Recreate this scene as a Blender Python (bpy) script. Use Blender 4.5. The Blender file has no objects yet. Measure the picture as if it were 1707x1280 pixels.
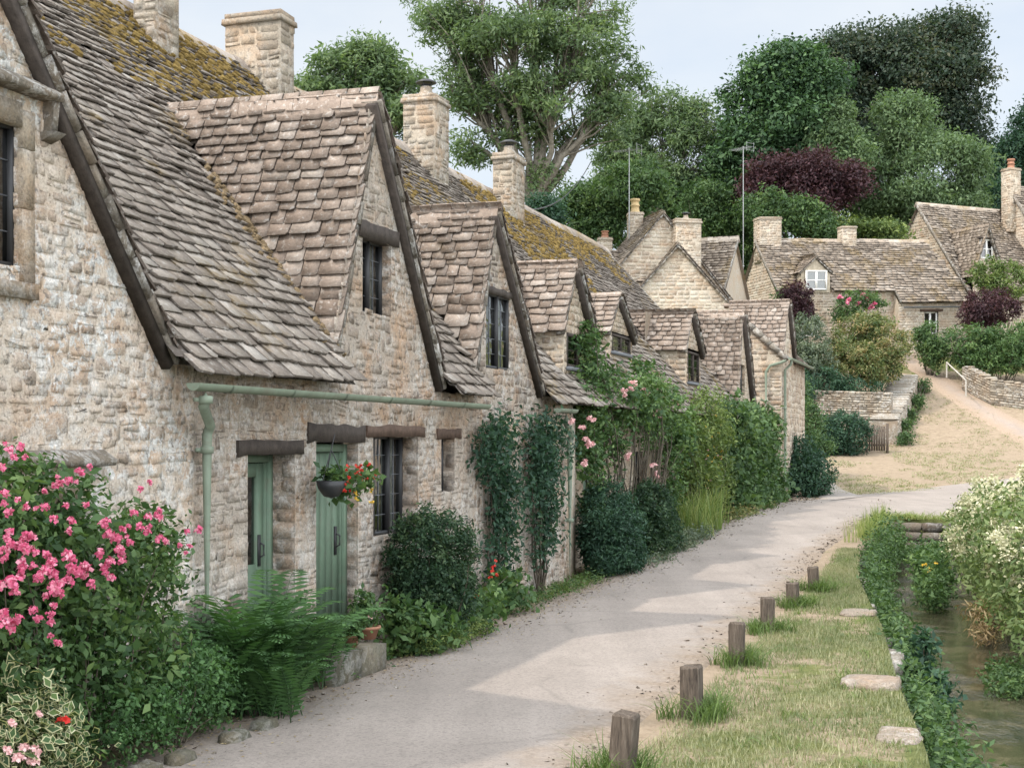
import bpy, math, numpy as np
from math import radians, sin, cos, pi
rng = np.random.default_rng(11)
S = bpy.context.scene
COL = S.collection

# ------------------------------------------------------------------ mesh building
class MB:
    def __init__(s):
        s.V = []; s.F = []; s.n = 0
    def add(s, V, F, m=0, v=.5):
        V = np.asarray(V, float).reshape(-1, 3)
        if not len(V): return
        F = np.asarray(F, int)
        if F.ndim == 1: F = F[None]
        v = np.broadcast_to(np.asarray(v, float), (len(F),)).copy()
        s.V.append(V); s.F.append((F + s.n, m, v)); s.n += len(V)

ORG = {}
def build(mb, name, mats, parent=None, org=None, smooth=False):
    if not isinstance(mats, (list, tuple)): mats = [mats]
    if parent is not None: org = ORG[parent.name]
    V = np.concatenate(mb.V) if mb.V else np.zeros((0, 3))
    if org is None:
        org = np.array([V[:, 0].mean(), V[:, 1].mean(), V[:, 2].min()])
    org = np.asarray(org, float)
    me = bpy.data.meshes.new(name)
    me.vertices.add(len(V)); me.vertices.foreach_set('co', (V - org).ravel())
    loops = np.concatenate([F.ravel() for F, m, v in mb.F])
    tot = np.concatenate([np.full(len(F), F.shape[1]) for F, m, v in mb.F])
    st = np.concatenate([[0], np.cumsum(tot)[:-1]])
    mi = np.concatenate([np.full(len(F), m) for F, m, v in mb.F])
    vv = np.concatenate([v for F, m, v in mb.F])
    me.loops.add(len(loops)); me.loops.foreach_set('vertex_index', loops)
    me.polygons.add(len(tot)); me.polygons.foreach_set('loop_start', st)
    me.polygons.foreach_set('material_index', mi)
    if smooth: me.polygons.foreach_set('use_smooth', np.ones(len(tot), bool))
    a = me.attributes.new('v', 'FLOAT', 'FACE'); a.data.foreach_set('value', vv)
    me.update(calc_edges=True)
    for m in mats: me.materials.append(m)
    o = bpy.data.objects.new(name, me); COL.objects.link(o)
    if parent is not None: o.parent = parent
    else: o.location = org
    ORG[o.name] = org
    return o

def tag(o, label=None, cat=None, group=None, kind=None):
    if label: o['label'] = label
    if cat: o['category'] = cat
    if group: o['group'] = group
    if kind: o['kind'] = kind
    return o
def thing(name, loc, label, cat, group=None):
    o = bpy.data.objects.new(name, None); o.empty_display_size = .2; COL.objects.link(o)
    o.location = loc; ORG[o.name] = np.asarray(loc, float)
    return tag(o, label, cat, group)
def dup(o, parent=None):
    c = o.copy(); COL.objects.link(c)
    if parent is not None: c.parent = parent
    for ch in o.children: dup(ch, c)
    return c

def norm(a):
    a = np.asarray(a, float); return a / (np.linalg.norm(a, axis=-1, keepdims=True) + 1e-12)
class Fr:                                   # a along the front, b inwards, c up
    def __init__(s, o, ang):
        s.o = np.array([o[0], o[1], o[2] if len(o) > 2 else 0.]); s.u = np.array([cos(ang), sin(ang), 0.]); s.n = np.array([-sin(ang), cos(ang), 0.]); s.z = np.array([0, 0, 1.])
    def __call__(s, a, b, c):
        a, b, c = np.broadcast_arrays(np.asarray(a, float), np.asarray(b, float), np.asarray(c, float))
        return s.o + a[..., None] * s.u + b[..., None] * s.n + c[..., None] * s.z
    def inv(s, P):
        Q = np.asarray(P) - s.o
        return Q @ s.u, Q @ s.n, Q[..., 2]
TH = radians(18.05)
R = Fr((-1.52, 14.4, 0), pi / 2 - TH)       # the row of cottages

CF = np.array([[0, 3, 2, 1], [4, 5, 6, 7], [0, 1, 5, 4], [1, 2, 6, 5], [2, 3, 7, 6], [3, 0, 4, 7]])
def outward(P, F):                            # wind a convex piece's faces outwards
    F = np.array(F); Q = P[F] - P.mean(0); fl = (np.cross(Q[:, 1] - Q[:, 0], Q[:, 2] - Q[:, 0]) * Q.mean(1)).sum(1) < 0; F[fl] = F[fl][:, ::-1]; return F
def box(mb, f, a0, a1, b0, b1, c0, c1, m=0, v=.5, j=0):
    P = f(np.array([a0, a1, a1, a0] * 2), np.array([b0, b0, b1, b1] * 2), np.array([c0] * 4 + [c1] * 4))
    if j: P = P + rng.normal(0, j, P.shape)
    mb.add(P, outward(P, CF), m, v)
def prism(mb, f, poly_ac, b0, b1, m=0, v=.5):   # polygon in (a,c) drawn through b0..b1
    n = len(poly_ac); p = np.array(poly_ac, float)
    P = np.concatenate([f(p[:, 0], b0, p[:, 1]), f(p[:, 0], b1, p[:, 1])])
    mb.add(P, outward(P, [[i, (i + 1) % n, n + (i + 1) % n, n + i] for i in range(n)]), m, v)
    mb.add(P, outward(P, [list(range(n)), list(range(2 * n - 1, n - 1, -1))]), m, v)
def tube(mb, pts, rad, k=6, m=0, v=.5, cap=True):
    pts = np.asarray(pts, float); n = len(pts); rad = np.broadcast_to(np.asarray(rad, float), (n,))
    T = norm(np.gradient(pts, axis=0)); ref = np.array([0, 0, 1.]) if abs(T[:, 2]).mean() < .8 else np.array([1., 0, 0])
    A = norm(np.cross(T, ref)); B = np.cross(T, A)
    th = np.arange(k) / k * 2 * pi
    P = pts[:, None] + rad[:, None, None] * (np.cos(th)[None, :, None] * A[:, None] + np.sin(th)[None, :, None] * B[:, None])
    i = np.arange(n - 1)[:, None] * k; j = np.arange(k)[None]; j2 = (j + 1) % k
    Fq = np.stack([i + j, i + j2, i + k + j2, i + k + j], -1).reshape(-1, 4)
    mb.add(P.reshape(-1, 3), Fq, m, v)
    if cap:
        mb.add(P[0], list(range(k)), m, v); mb.add(P[-1], list(range(k)), m, v)
def lathe(mb, c, prof, k=14, m=0, v=.5):
    c = np.asarray(c, float); th = np.arange(k) / k * 2 * pi; prof = np.asarray(prof, float); n = len(prof)
    P = np.stack([prof[:, :1] * np.cos(th), prof[:, :1] * np.sin(th), np.repeat(prof[:, 1:], k, 1)], -1) + c
    i = np.arange(n - 1)[:, None] * k; j = np.arange(k)[None]; j2 = (j + 1) % k
    mb.add(P.reshape(-1, 3), np.stack([i + j, i + j2, i + k + j2, i + k + j], -1).reshape(-1, 4), m, v)

# value noise for shapes
_T = rng.random((64, 64))
def vn(x, y):
    x = np.asarray(x, float); y = np.asarray(y, float)
    xi = np.floor(x).astype(int); yi = np.floor(y).astype(int); fx = x - xi; fy = y - yi
    fx = fx * fx * (3 - 2 * fx); fy = fy * fy * (3 - 2 * fy)
    g = lambda a, b: _T[a % 64, b % 64]
    return (g(xi, yi) * (1 - fx) + g(xi + 1, yi) * fx) * (1 - fy) + (g(xi, yi + 1) * (1 - fx) + g(xi + 1, yi + 1) * fx) * fy
def fbm(x, y): return (vn(x, y) + .5 * vn(2.1 * x + 7, 2.1 * y) + .25 * vn(4.3 * x, 4.3 * y + 3)) / 1.75
def sst(a, b, x):
    t = np.clip((np.asarray(x, float) - a) / (b - a), 0, 1); return t * t * (3 - 2 * t)

# ------------------------------------------------------------------ materials
class NT:
    def __init__(s, name):
        s.m = bpy.data.materials.new(name); s.m.use_nodes = True; s.t = s.m.node_tree; s.t.nodes.clear()
        s.out = s.t.nodes.new('ShaderNodeOutputMaterial')
    def n(s, ty, ins=None, **pr):
        x = s.t.nodes.new(ty)
        for k, v in pr.items(): setattr(x, k, v)
        for k, v in (ins or {}).items(): s.set(x.inputs[k], v)
        return x
    def set(s, inp, v):
        if isinstance(v, bpy.types.NodeSocket): s.t.links.new(v, inp)
        elif isinstance(v, (tuple, list)) and len(v) == 3 and inp.type == 'RGBA': inp.default_value = (*v, 1)
        else: inp.default_value = v
    def pos(s): return s.n('ShaderNodeNewGeometry').outputs['Position']
    def noise(s, scale, det=4, ro=.6, vec=None, dist=0, out='Fac'):
        return s.n('ShaderNodeTexNoise', {'Vector': vec or s.pos(), 'Scale': scale, 'Detail': det, 'Roughness': ro, 'Distortion': dist}).outputs[out]
    def ramp(s, fac, st):
        r = s.n('ShaderNodeValToRGB', {'Fac': fac}); e = r.color_ramp.elements
        while len(e) < len(st): e.new(.5)
        for q, (p, c) in zip(e, st):
            q.position = p; q.color = (c, c, c, 1) if isinstance(c, (int, float)) else (*c, 1)
        return r.outputs['Color']
    def mix(s, f, a, b, bt='MIX'):
        x = s.n('ShaderNodeMix', data_type='RGBA', blend_type=bt)
        s.set(x.inputs[0], f); s.set(x.inputs[6], a); s.set(x.inputs[7], b); return x.outputs[2]
    def ma(s, op, a, b=0.):
        x = s.n('ShaderNodeMath', operation=op); s.set(x.inputs[0], a); s.set(x.inputs[1], b); return x.outputs[0]
    def attr(s, name='v'): return s.n('ShaderNodeAttribute', attribute_name=name).outputs['Fac']
    def bump(s, h, st=.5, di=.02, nrm=None):
        i = {'Height': h, 'Strength': st, 'Distance': di}
        if nrm: i['Normal'] = nrm
        return s.n('ShaderNodeBump', i).outputs['Normal']
    def pbsdf(s, col, rough=.9, nrm=None, **kw):
        i = {'Base Color': col, 'Roughness': rough}
        if nrm: i['Normal'] = nrm
        i.update(kw); b = s.n('ShaderNodeBsdfPrincipled', i)
        return b.outputs[0]
    def done(s, sh): s.t.links.new(sh, s.out.inputs[0]); return s.m

def M_stone(name, ramp, lich=.5, rust=.4, dark=.4, wash=0., spec=.2):
    t = NT(name); c = t.ramp(t.attr(), ramp)
    c = t.mix(t.ma('MULTIPLY', t.ramp(t.noise(2.1, 5, .65), [(.45, 0), (.66, 1)]), rust), c, (.36, .20, .095))
    big = t.ramp(t.noise(1.1, 4), [(.36, 0), (.56, 1)])
    c = t.mix(t.ma('MULTIPLY', t.ramp(t.noise(9, 7, .75, dist=.4), [(.485, 0), (.55, 1)]), t.ma('MULTIPLY', big, lich)), c, t.ramp(t.noise(30, 3), [(.35, (.38, .37, .355)), (.6, (.58, .565, .54))]))
    c = t.mix(t.ma('MULTIPLY', t.ramp(t.noise(17, 5, .7, dist=.3), [(.555, 0), (.63, 1)]), dark), c, (.085, .075, .068))
    if wash:
        z = t.n('ShaderNodeSeparateXYZ', {0: t.pos()}).outputs['Z']
        lo = t.ramp(t.ma('ADD', z, t.ma('MULTIPLY', t.noise(1.7, 3), 1.6)), [(.0, 1), (1., 0)])
        zz = t.n('ShaderNodeMapRange', {'Value': t.ma('ADD', z, t.ma('MULTIPLY', t.noise(1.6, 3), 1.5)), 'From Min': 1.7, 'From Max': 3.1, 'To Min': 1., 'To Max': 0.}).outputs[0]
        c = t.mix(t.ma('MULTIPLY', t.ma('MULTIPLY', zz, t.ramp(t.noise(5, 5, .7), [(.38, 0), (.6, 1)])), wash), c, (.52, .48, .43))
    f = t.noise(45, 6, .7); c = t.mix(.55, c, t.mix(1., c, t.ramp(f, [(.28, .3), (.5, 1.), (.74, 1.6)]), 'MULTIPLY'))
    n = t.bump(t.ma('ADD', t.noise(22, 6, .7), t.ma('MULTIPLY', t.noise(90, 3), .35)), .9, .02)
    return t.done(t.pbsdf(c, .93, n, **{'Specular IOR Level': spec}))
STONE_R = [(0, (.17, .135, .11)), (.3, (.27, .22, .178)), (.6, (.36, .30, .245)), (.85, (.42, .362, .302)), (1., (.48, .43, .375))]
WARM_R = [(0, (.19, .145, .105)), (.3, (.285, .228, .172)), (.6, (.355, .293, .225)), (.85, (.40, .342, .268)), (1., (.44, .39, .32))]
stone = M_stone('rubble_stone', [(p, tuple(c * 1.16 for c in k)) for p, k in STONE_R], 1., .5, .65, .6)
STONE_G = [(p, tuple(c * .8 for c in k)) for p, k in STONE_R]
stone_grey = M_stone('grey_rubble_stone', STONE_G, .5, .5, .65, .4)
stone_warm = M_stone('warm_rubble_stone', WARM_R, .25, .3, .25)
stone_chim = M_stone('chimney_stone', [(0, (.15, .12, .092)), (.5, (.24, .20, .155)), (1, (.31, .27, .215))], .35, .35, .5)
stone_moss = M_stone('mossy_edging_stone', [(0, (.05, .05, .035)), (.5, (.10, .095, .07)), (1, (.17, .155, .12))], .2, .1, .5)
stone_dark = M_stone('weathered_stone', [(0, (.06, .052, .045)), (.5, (.15, .13, .105)), (1, (.26, .23, .19))], .5, .1, .5)
dressed = M_stone('dressed_stone', [(0, (.22, .18, .135)), (1, (.33, .275, .21))], .35, .4, .4)

def M_slate(name, ramp, moss=.5, thr=.56, lich=.4):
    t = NT(name); c = t.ramp(t.attr(), ramp)
    f = t.noise(30, 6, .7); c = t.mix(.6, c, t.mix(1., c, t.ramp(f, [(.25, .5), (.75, 1.5)]), 'MULTIPLY'))
    c = t.mix(t.ma('MULTIPLY', t.ramp(t.noise(19, 5, .7), [(.55, 0), (.66, 1)]), lich), c, (.50, .48, .45))
    mk = t.ma('MULTIPLY', t.ramp(t.noise(.75, 4, .7), [(thr, 0), (thr + .1, 1)]), t.ramp(t.noise(14, 5, .7), [(.36, 0), (.55, 1)]))
    c = t.mix(t.ma('MULTIPLY', mk, moss), c, t.ramp(t.noise(9, 3), [(.3, (.12, .08, .03)), (.7, (.24, .165, .06))]))
    n = t.bump(t.ma('ADD', f, t.ma('MULTIPLY', t.noise(8, 3), .4)), .6, .012)
    return t.done(t.pbsdf(c, .92, n, **{'Specular IOR Level': .2}))
SL_R = [(0, (.07, .054, .044)), (.3, (.20, .155, .124)), (.65, (.27, .214, .175)), (1, (.40, .35, .305))]
slate_main = M_slate('stone_slate_mossy', [(0, (.07, .058, .049)), (.3, (.185, .153, .129)), (.7, (.26, .22, .186)), (1, (.36, .325, .29))], .8, .54, .4)
slate_gable = M_slate('stone_slate', SL_R, .25, .62, .5)
slate_far = M_slate('stone_slate_far', [(0, (.095, .077, .063)), (.35, (.195, .156, .122)), (.75, (.27, .22, .175)), (1, (.36, .31, .26))], .6, .52, .35)

def M_flat(name, col, rough=.6, var=.3, sc=12, spec=.4, bump=.0, metal=0., grime=0.):
    t = NT(name)
    c = t.mix(1., col, t.ramp(t.noise(sc, 5, .65), [(.25, 1 - var), (.75, 1 + var)]), 'MULTIPLY')
    if grime: c = t.mix(t.ma('MULTIPLY', t.ramp(t.noise(7, 6, .75, dist=.8), [(.5, 0), (.66, 1)]), grime), c, (.13, .115, .09))
    n = t.bump(t.noise(sc * 4, 4), bump, .01) if bump else None
    return t.done(t.pbsdf(c, rough, n, **{'Specular IOR Level': spec, 'Metallic': metal}))
green_paint = M_flat('sage_green_paint', (.112, .165, .115), .6, .2, 5, .3, .15, grime=.35)
gutter_paint = M_flat('gutter_green_paint', (.165, .20, .15), .6, .2, 5, .3, .15, grime=.45)
white_paint = M_flat('white_paint', (.72, .70, .66), .5, .06)
black_iron = M_flat('black_iron', (.025, .025, .027), .5, .2)
dark_timber = M_flat('dark_timber', (.05, .04, .034), .8, .45, 14, .2, .6)
brown_timber = M_flat('brown_timber', (.085, .056, .042), .8, .45, 14, .2, .6)
lead = M_flat('lead', (.11, .115, .125), .6, .2)
metal_grey = M_flat('grey_metal', (.3, .3, .3), .45, .15, metal=.7)
render_mat = M_flat('lime_render', (.34, .29, .22), .95, .35, 6, .1, .5)
post_pale = M_flat('pale_grey_wood', (.36, .33, .29), .8, .3)
terracotta = M_flat('terracotta', (.27, .13, .08), .8, .25)
buff_pot = M_flat('buff_clay', (.40, .29, .15), .8, .2)
curtain_m = M_flat('curtain_cloth', (.66, .63, .58), .9, .2, 3)
red_cloth = M_flat('red_cloth', (.3, .03, .03), .9, .2)
moss_m = None
def M_moss():
    t = NT('ochre_moss'); c = t.ramp(t.noise(13, 4), [(.3, (.11, .075, .028)), (.55, (.21, .145, .05)), (.75, (.32, .235, .09))])
    return t.done(t.pbsdf(c, 1., t.bump(t.noise(60, 5, .8), 1., .03), **{'Specular IOR Level': .05}))
moss_m = M_moss(); straw_m = M_flat('dry_valley_straw', (.17, .125, .075), 1., .6, 9, .05, 1.)
def M_glass():
    t = NT('window_glass'); fr = t.n('ShaderNodeFresnel', {'IOR': 1.7}).outputs[0]
    g = t.n('ShaderNodeBsdfGlossy', {'Color': (1, 1, 1), 'Roughness': .04, 'Normal': t.bump(t.noise(5, 2), .12, .05)}).outputs[0]
    tr = t.n('ShaderNodeBsdfTransparent', {'Color': (.45, .5, .5)}).outputs[0]
    mx = t.n('ShaderNodeMixShader', {0: t.ma('ADD', t.ma('MULTIPLY', fr, .9), .06), 1: tr, 2: g})
    return t.done(mx.outputs[0])
glass = M_glass()
def M_post():
    t = NT('weathered_post_wood'); p = t.n('ShaderNodeMapping', {'Vector': t.pos(), 'Scale': (14, 14, 1.6)}).outputs[0]
    f = t.noise(3.2, 6, .7, p); c = t.ramp(f, [(.3, (.038, .03, .025)), (.55, (.11, .088, .07)), (.75, (.19, .16, .13))])
    return t.done(t.pbsdf(c, .9, t.bump(f, .9, .02), **{'Specular IOR Level': .15}))
post_wood = M_post()
def M_leaf(name, ramp, tr=.3, rough=.55, spec=.25, tc=(1.25, 1.35, .7)):
    t = NT(name); c = t.ramp(t.attr(), ramp)
    b = t.pbsdf(c, rough, **{'Specular IOR Level': spec})
    q = t.n('ShaderNodeBsdfTranslucent', {'Color': t.mix(1., c, tc, 'MULTIPLY')}).outputs[0]
    return t.done(t.n('ShaderNodeMixShader', {0: tr, 1: b, 2: q}).outputs[0])
def gr(lo, mid, hi): return [(0, lo), (.5, mid), (1, hi)]
L_box = M_leaf('box_leaf', gr((.016, .036, .02), (.03, .065, .032), (.075, .115, .05)))
L_rose = M_leaf('rose_leaf', gr((.03, .065, .025), (.065, .12, .04), (.14, .21, .07)))
L_fern = M_leaf('fern_leaf', gr((.03, .065, .025), (.055, .12, .04), (.10, .19, .065)))
L_dark = M_leaf('dark_shrub_leaf', gr((.016, .04, .026), (.03, .07, .042), (.06, .115, .06)))
L_mid = M_leaf('mid_green_leaf', gr((.03, .06, .025), (.06, .11, .04), (.12, .18, .06)))
L_yel = M_leaf('yellow_green_leaf', gr((.045, .075, .022), (.095, .14, .04), (.19, .23, .07)))
L_ash = M_leaf('ash_leaf', gr((.055, .09, .045), (.10, .15, .07), (.18, .235, .11)), .4)
L_chest = M_leaf('chestnut_leaf', gr((.022, .048, .024), (.042, .085, .038), (.085, .15, .06)))
L_beech = M_leaf('copper_beech_leaf', gr((.022, .040, .028), (.042, .063, .041), (.078, .082, .05)))
L_birch = M_leaf('birch_leaf', gr((.06, .10, .05), (.105, .16, .075), (.17, .23, .11)), .35)
L_plum = M_leaf('purple_plum_leaf', gr((.025, .012, .016), (.05, .022, .028), (.09, .04, .045)))
L_grey = M_leaf('grey_green_leaf', gr((.06, .085, .06), (.11, .14, .095), (.18, .21, .14)))
L_pink = M_leaf('tipped_leaf', gr((.05, .085, .03), (.13, .15, .055), (.30, .22, .11)))
L_var = M_leaf('variegated_leaf', [(0, (.03, .07, .03)), (.45, (.06, .12, .05)), (.55, (.45, .45, .25)), (1, (.6, .58, .38))])
L_rim = M_leaf('cream_leaf_margin', gr((.42, .40, .22), (.55, .53, .32), (.62, .6, .42)))
L_grass = M_leaf('tall_grass_blade', gr((.06, .10, .03), (.12, .18, .05), (.26, .28, .10)), .35)
L_lawn = M_leaf('dry_lawn_blade', gr((.105, .135, .062), (.205, .212, .115), (.36, .33, .215)), .3)
L_sweet = M_leaf('meadowsweet_leaf', gr((.06, .10, .035), (.12, .165, .06), (.22, .26, .11)), .3)
L_dry = M_leaf('dead_leaf', gr((.16, .11, .06), (.27, .20, .11), (.40, .32, .19)))
P_pink = M_leaf('pink_petal', gr((.55, .06, .16), (.68, .17, .29), (.79, .44, .50)), .3, tc=(1.05, .9, 1.))
P_pale = M_leaf('pale_pink_petal', gr((.62, .30, .30), (.72, .44, .43), (.80, .62, .58)), .25, tc=(1.05, .95, .95))
P_red = M_leaf('red_petal', gr((.50, .02, .02), (.62, .04, .03), (.7, .09, .06)), .2, tc=(1., .8, .8))
P_yel = M_leaf('yellow_petal', gr((.6, .36, .04), (.7, .45, .06), (.75, .55, .15)), .2)
P_cream = M_leaf('cream_blossom', gr((.34, .33, .18), (.49, .475, .31), (.63, .61, .45)), .3, tc=(1.05, 1.05, .9))
def M_bark(name, a, b):
    t = NT(name); f = t.noise(6, 5, .7); return t.done(t.pbsdf(t.ramp(f, [(.3, a), (.7, b)]), .95, t.bump(f, .8, .05), **{'Specular IOR Level': .1}))
bark = M_bark('bark', (.045, .037, .028), (.13, .11, .085))
bark_mid = M_bark('grey_bark', (.085, .075, .06), (.22, .195, .16))
bark_pale = M_bark('pale_bark', (.18, .165, .14), (.38, .35, .30))
SUN_E, SKY_S, CLOUD, SKY_FILL, EXPO = 2.4, .14, 4.8, 5.4, 0.58
# ------------------------------------------------------------------ building pieces
def slates(mb, P0, U, V, Lu, Lv, keep=None, w=(.18, .42), e=(.2, .13), th=.022, m=0, vr=(.15, .8), sag=.03, jv=.2):
    U = norm(U); V = norm(V); N = np.cross(U, V); rev = N[2] < 0; N = -N if rev else N
    X, Y, W, E_ = [], [], [], []; y = -.05
    while y < Lv:
        q = max(0, y) / Lv; ex = (e[0] + (e[1] - e[0]) * q) * rng.uniform(.88, 1.12); x = rng.uniform(-.025, .01)
        while x < Lu - .03:
            ww = rng.uniform(*w) * (1.1 - .3 * q)
            if Lu - x - ww < .12: ww = Lu - x + rng.uniform(-.01, .02)
            X.append(x); Y.append(y); W.append(ww); E_.append(ex); x += ww
        y += ex
    X, Y, W, E_ = map(np.array, (X, Y, W, E_)); n = len(X)
    C = P0 + (X + W / 2)[:, None] * U + (Y + E_ / 2)[:, None] * V
    k = np.ones(n, bool) if keep is None else keep(C)
    X, Y, W, E_, C = X[k], Y[k], W[k], E_[k], C[k]; n = len(X)
    if not n: return
    g = .006; c = np.minimum(W, E_) * rng.uniform(.06, .26, n); c2 = np.minimum(W, E_) * rng.uniform(.06, .26, n)
    jy = rng.normal(0, .011, n); jy2 = jy + rng.normal(0, .009, n); t_ = th * rng.uniform(.7, 1.5, n)
    x0 = X + g; x1 = X + W - g; top = Y + E_ * 1.35
    px = np.stack([x0, x0 + c, x1 - c2, x1, x1, x0], 1); py = np.stack([Y + c * .8 - jy, Y - jy, Y - jy2, Y + c2 * .8 - jy2, top, top], 1)
    lift = rng.uniform(0, .005, n) + .015 * (rng.random(n) < .05)
    ph = (2.1 * t_ + lift)[:, None] + (py - Y[:, None]) / (E_ * 1.35)[:, None] * (-1.75 * t_ - lift)[:, None] + rng.normal(0, .004, (n, 6))
    sg = sag * 2 * (fbm(C[:, 0] * .55 + C[:, 2], C[:, 1] * .55 + 3) - .5)
    pu = py.copy(); pu[:, :4] += rng.uniform(.0, .012, (n, 1))     # the lower edges are undercut
    def w3(h, yy): return P0 + px[..., None] * U + yy[..., None] * V + (h + sg[:, None])[..., None] * N
    Vt = np.concatenate([w3(ph, py), w3(ph - t_[:, None] * 1.25, pu)], 1)
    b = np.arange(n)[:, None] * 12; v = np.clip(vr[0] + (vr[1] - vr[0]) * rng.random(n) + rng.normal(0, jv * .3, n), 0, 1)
    mb.add(Vt.reshape(-1, 3), b + (np.arange(6)[::-1] if rev else np.arange(6)), m, v)
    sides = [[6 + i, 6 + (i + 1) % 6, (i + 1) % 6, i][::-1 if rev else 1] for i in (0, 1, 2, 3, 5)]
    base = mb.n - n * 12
    mb.F.append((np.concatenate([base + b + np.array(s) for s in sides]), m, np.tile(v * .1, 5)))  # edge faces coloured darker: shade between the courses put into the tone
def deck(mb, P0, U, V, Lu, Lv, keep=None, off=-.05, cell=.15, m=0, v=.1):
    U = norm(U); V = norm(V); N = np.cross(U, V); N = N if N[2] > 0 else -N
    nx = max(1, int(round(Lu / cell))); ny = max(1, int(round(Lv / cell)))
    gx, gy = np.meshgrid(np.arange(nx + 1) * Lu / nx, np.arange(ny + 1) * Lv / ny, indexing='ij')
    P = P0 + gx[..., None] * U + gy[..., None] * V + N * off
    i, j = np.meshgrid(np.arange(nx), np.arange(ny), indexing='ij'); s = ny + 1
    Fq = np.stack([i * s + j, (i + 1) * s + j, (i + 1) * s + j + 1, i * s + j + 1], -1).reshape(-1, 4)
    P = P.reshape(-1, 3)
    if keep is not None: Fq = Fq[keep(P[Fq].mean(1))]
    mb.add(P, Fq, m, v)
def stones(mb, g, spans, z0, z1, h=(.07, .15), w=(.14, .40), p=(.004, .022), m=0, vr=(0., .8), mortar=.86, wild=False):
    A0, A1, Z0, Z1 = [], [], [], []; MV = []; z = z0
    while z < z1 - 1e-4:
        hh = min(rng.uniform(*h), z1 - z)
        if z1 - z - hh < .04: hh = z1 - z
        for a0, a1 in spans(z + hh / 2):
            MV.append((a0, a1, z, z + hh)); a = a0
            while a < a1 - .02:
                ww = rng.uniform(*w)
                if a1 - a - ww < w[0] * .7: ww = a1 - a
                if not wild: A0.append(a); A1.append(a + ww); Z0.append(z); Z1.append(z + hh)
                else:
                    r_ = rng.random(); e_ = rng.normal(0, .006)
                    if r_ < .10: pass
                    elif r_ < .24 and hh > .085:
                        s_ = hh * rng.uniform(.35, .65); A0 += [a, a + rng.uniform(-.02, .03)]; A1 += [a + ww, a + ww]; Z0 += [z, z + s_]; Z1 += [z + s_, z + hh]
                    elif r_ < .36: A0.append(a); A1.append(a + ww); Z0.append(z + e_); Z1.append(z + hh * rng.uniform(1.3, 1.8))
                    else: A0.append(a); A1.append(a + ww); Z0.append(z + e_ - .006); Z1.append(z + hh + e_ + rng.uniform(-.012, .012))
                a += ww
        z += hh
    if MV and mortar is not None:
        q = np.array(MV); P = g(q[:, [0, 1, 1, 0]], 0 * q, q[:, [2, 2, 3, 3]])
        mb.add(P.reshape(-1, 3), np.arange(len(q) * 4).reshape(-1, 4), m, mortar)
    n = len(A0)
    if not n: return
    A0, A1, Z0, Z1 = map(np.array, (A0, A1, Z0, Z1)); gp = rng.uniform(.004, .013, n); A0 = A0 + gp; A1 = A1 - gp; Z0 = Z0 + gp; Z1 = Z1 - gp
    c = np.minimum(A1 - A0, Z1 - Z0)[:, None] * rng.uniform(.05, .3, (n, 8))
    X = np.stack([A0 + c[:, 0], A1 - c[:, 1], A1, A1, A1 - c[:, 4], A0 + c[:, 5], A0, A0], 1)
    Z = np.stack([Z0, Z0, Z0 + c[:, 2], Z1 - c[:, 3], Z1, Z1, Z1 - c[:, 6], Z0 + c[:, 7]], 1)
    X += rng.normal(0, .004, X.shape); Z += rng.normal(0, .005, Z.shape)
    if wild:
        wx, wz = .05 * (fbm(X * 1.1 + 11, Z * 1.1) - .5), .13 * (fbm(X * .8, Z * .9 + 5) - .5); X = X + wx; Z = Z + wz; A0, A1, Z0, Z1 = X.min(1), X.max(1), Z.min(1), Z.max(1)
    cx = (A0 + A1)[:, None] / 2; cz = (Z0 + Z1)[:, None] / 2; k = rng.uniform(.84, .95, (n, 1))
    pr = rng.uniform(*p, n)[:, None] + rng.normal(0, .003, (n, 8))
    Vt = np.concatenate([g(X, -.01 + 0 * X, Z), g(cx + (X - cx) * k, pr, cz + (Z - cz) * k)], 1)
    z_ = np.zeros(1); o_ = np.ones(1); g0 = g(z_, z_, z_ + z0)[0]; ax_ = g(o_, z_, z_ + z0)[0] - g0; flip = np.cross(ax_, [0, 0, 1.]) @ (g(z_, o_, z_ + z0)[0] - g0) < 0; od = -1 if flip else 1
    b = np.arange(n)[:, None] * 16; v = np.clip(vr[0] + (vr[1] - vr[0]) * rng.random(n), 0, 1)
    base = mb.n; mb.add(Vt.reshape(-1, 3), b + np.arange(8, 16)[::od], m, v)
    mb.F.append((np.concatenate([base + b + np.array([i, (i + 1) % 8, 8 + (i + 1) % 8, 8 + i][::od]) for i in range(8)]), m, np.tile(v, 8)))
def cut(lo, hi, z, ops):
    sp = [(lo, hi)]
    for o in ops:
        if o[2] <= z <= o[3]:
            nx = []
            for a, b in sp:
                if o[1] <= a or o[0] >= b: nx.append((a, b)); continue
                if o[0] - a > .03: nx.append((a, o[0]))
                if b - o[1] > .03: nx.append((o[1], b))
            sp = nx
    return sp
def reveal(mb, f, o, b0, dep, m=0, st=True):
    a0, a1, z0, z1 = o
    for P in ([(a0, z0), (a0, z1)], [(a1, z0), (a1, z1)], [(a0, z0), (a1, z0)], [(a0, z1), (a1, z1)]):
        (p, q), (r, s) = P
        mb.add(f(np.array([p, r, r, p]), np.array([b0, b0, b0 + dep, b0 + dep]), np.array([q, s, s, q])), [0, 1, 2, 3], m, .55)
    if st and dep > .12:
        stones(mb, lambda a, dd, z: f(a1 - dd, b0 + a, z), lambda z: [(0.0, dep)], z0, z1, (.1, .2), (.12, .3), (.004, .014), m, (0, .6), None)
        stones(mb, lambda a, dd, z: f(a0 + dd, b0 + a, z), lambda z: [(0.0, dep)], z0, z1, (.1, .2), (.12, .3), (.004, .014), m, (0, .6), None)
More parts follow.
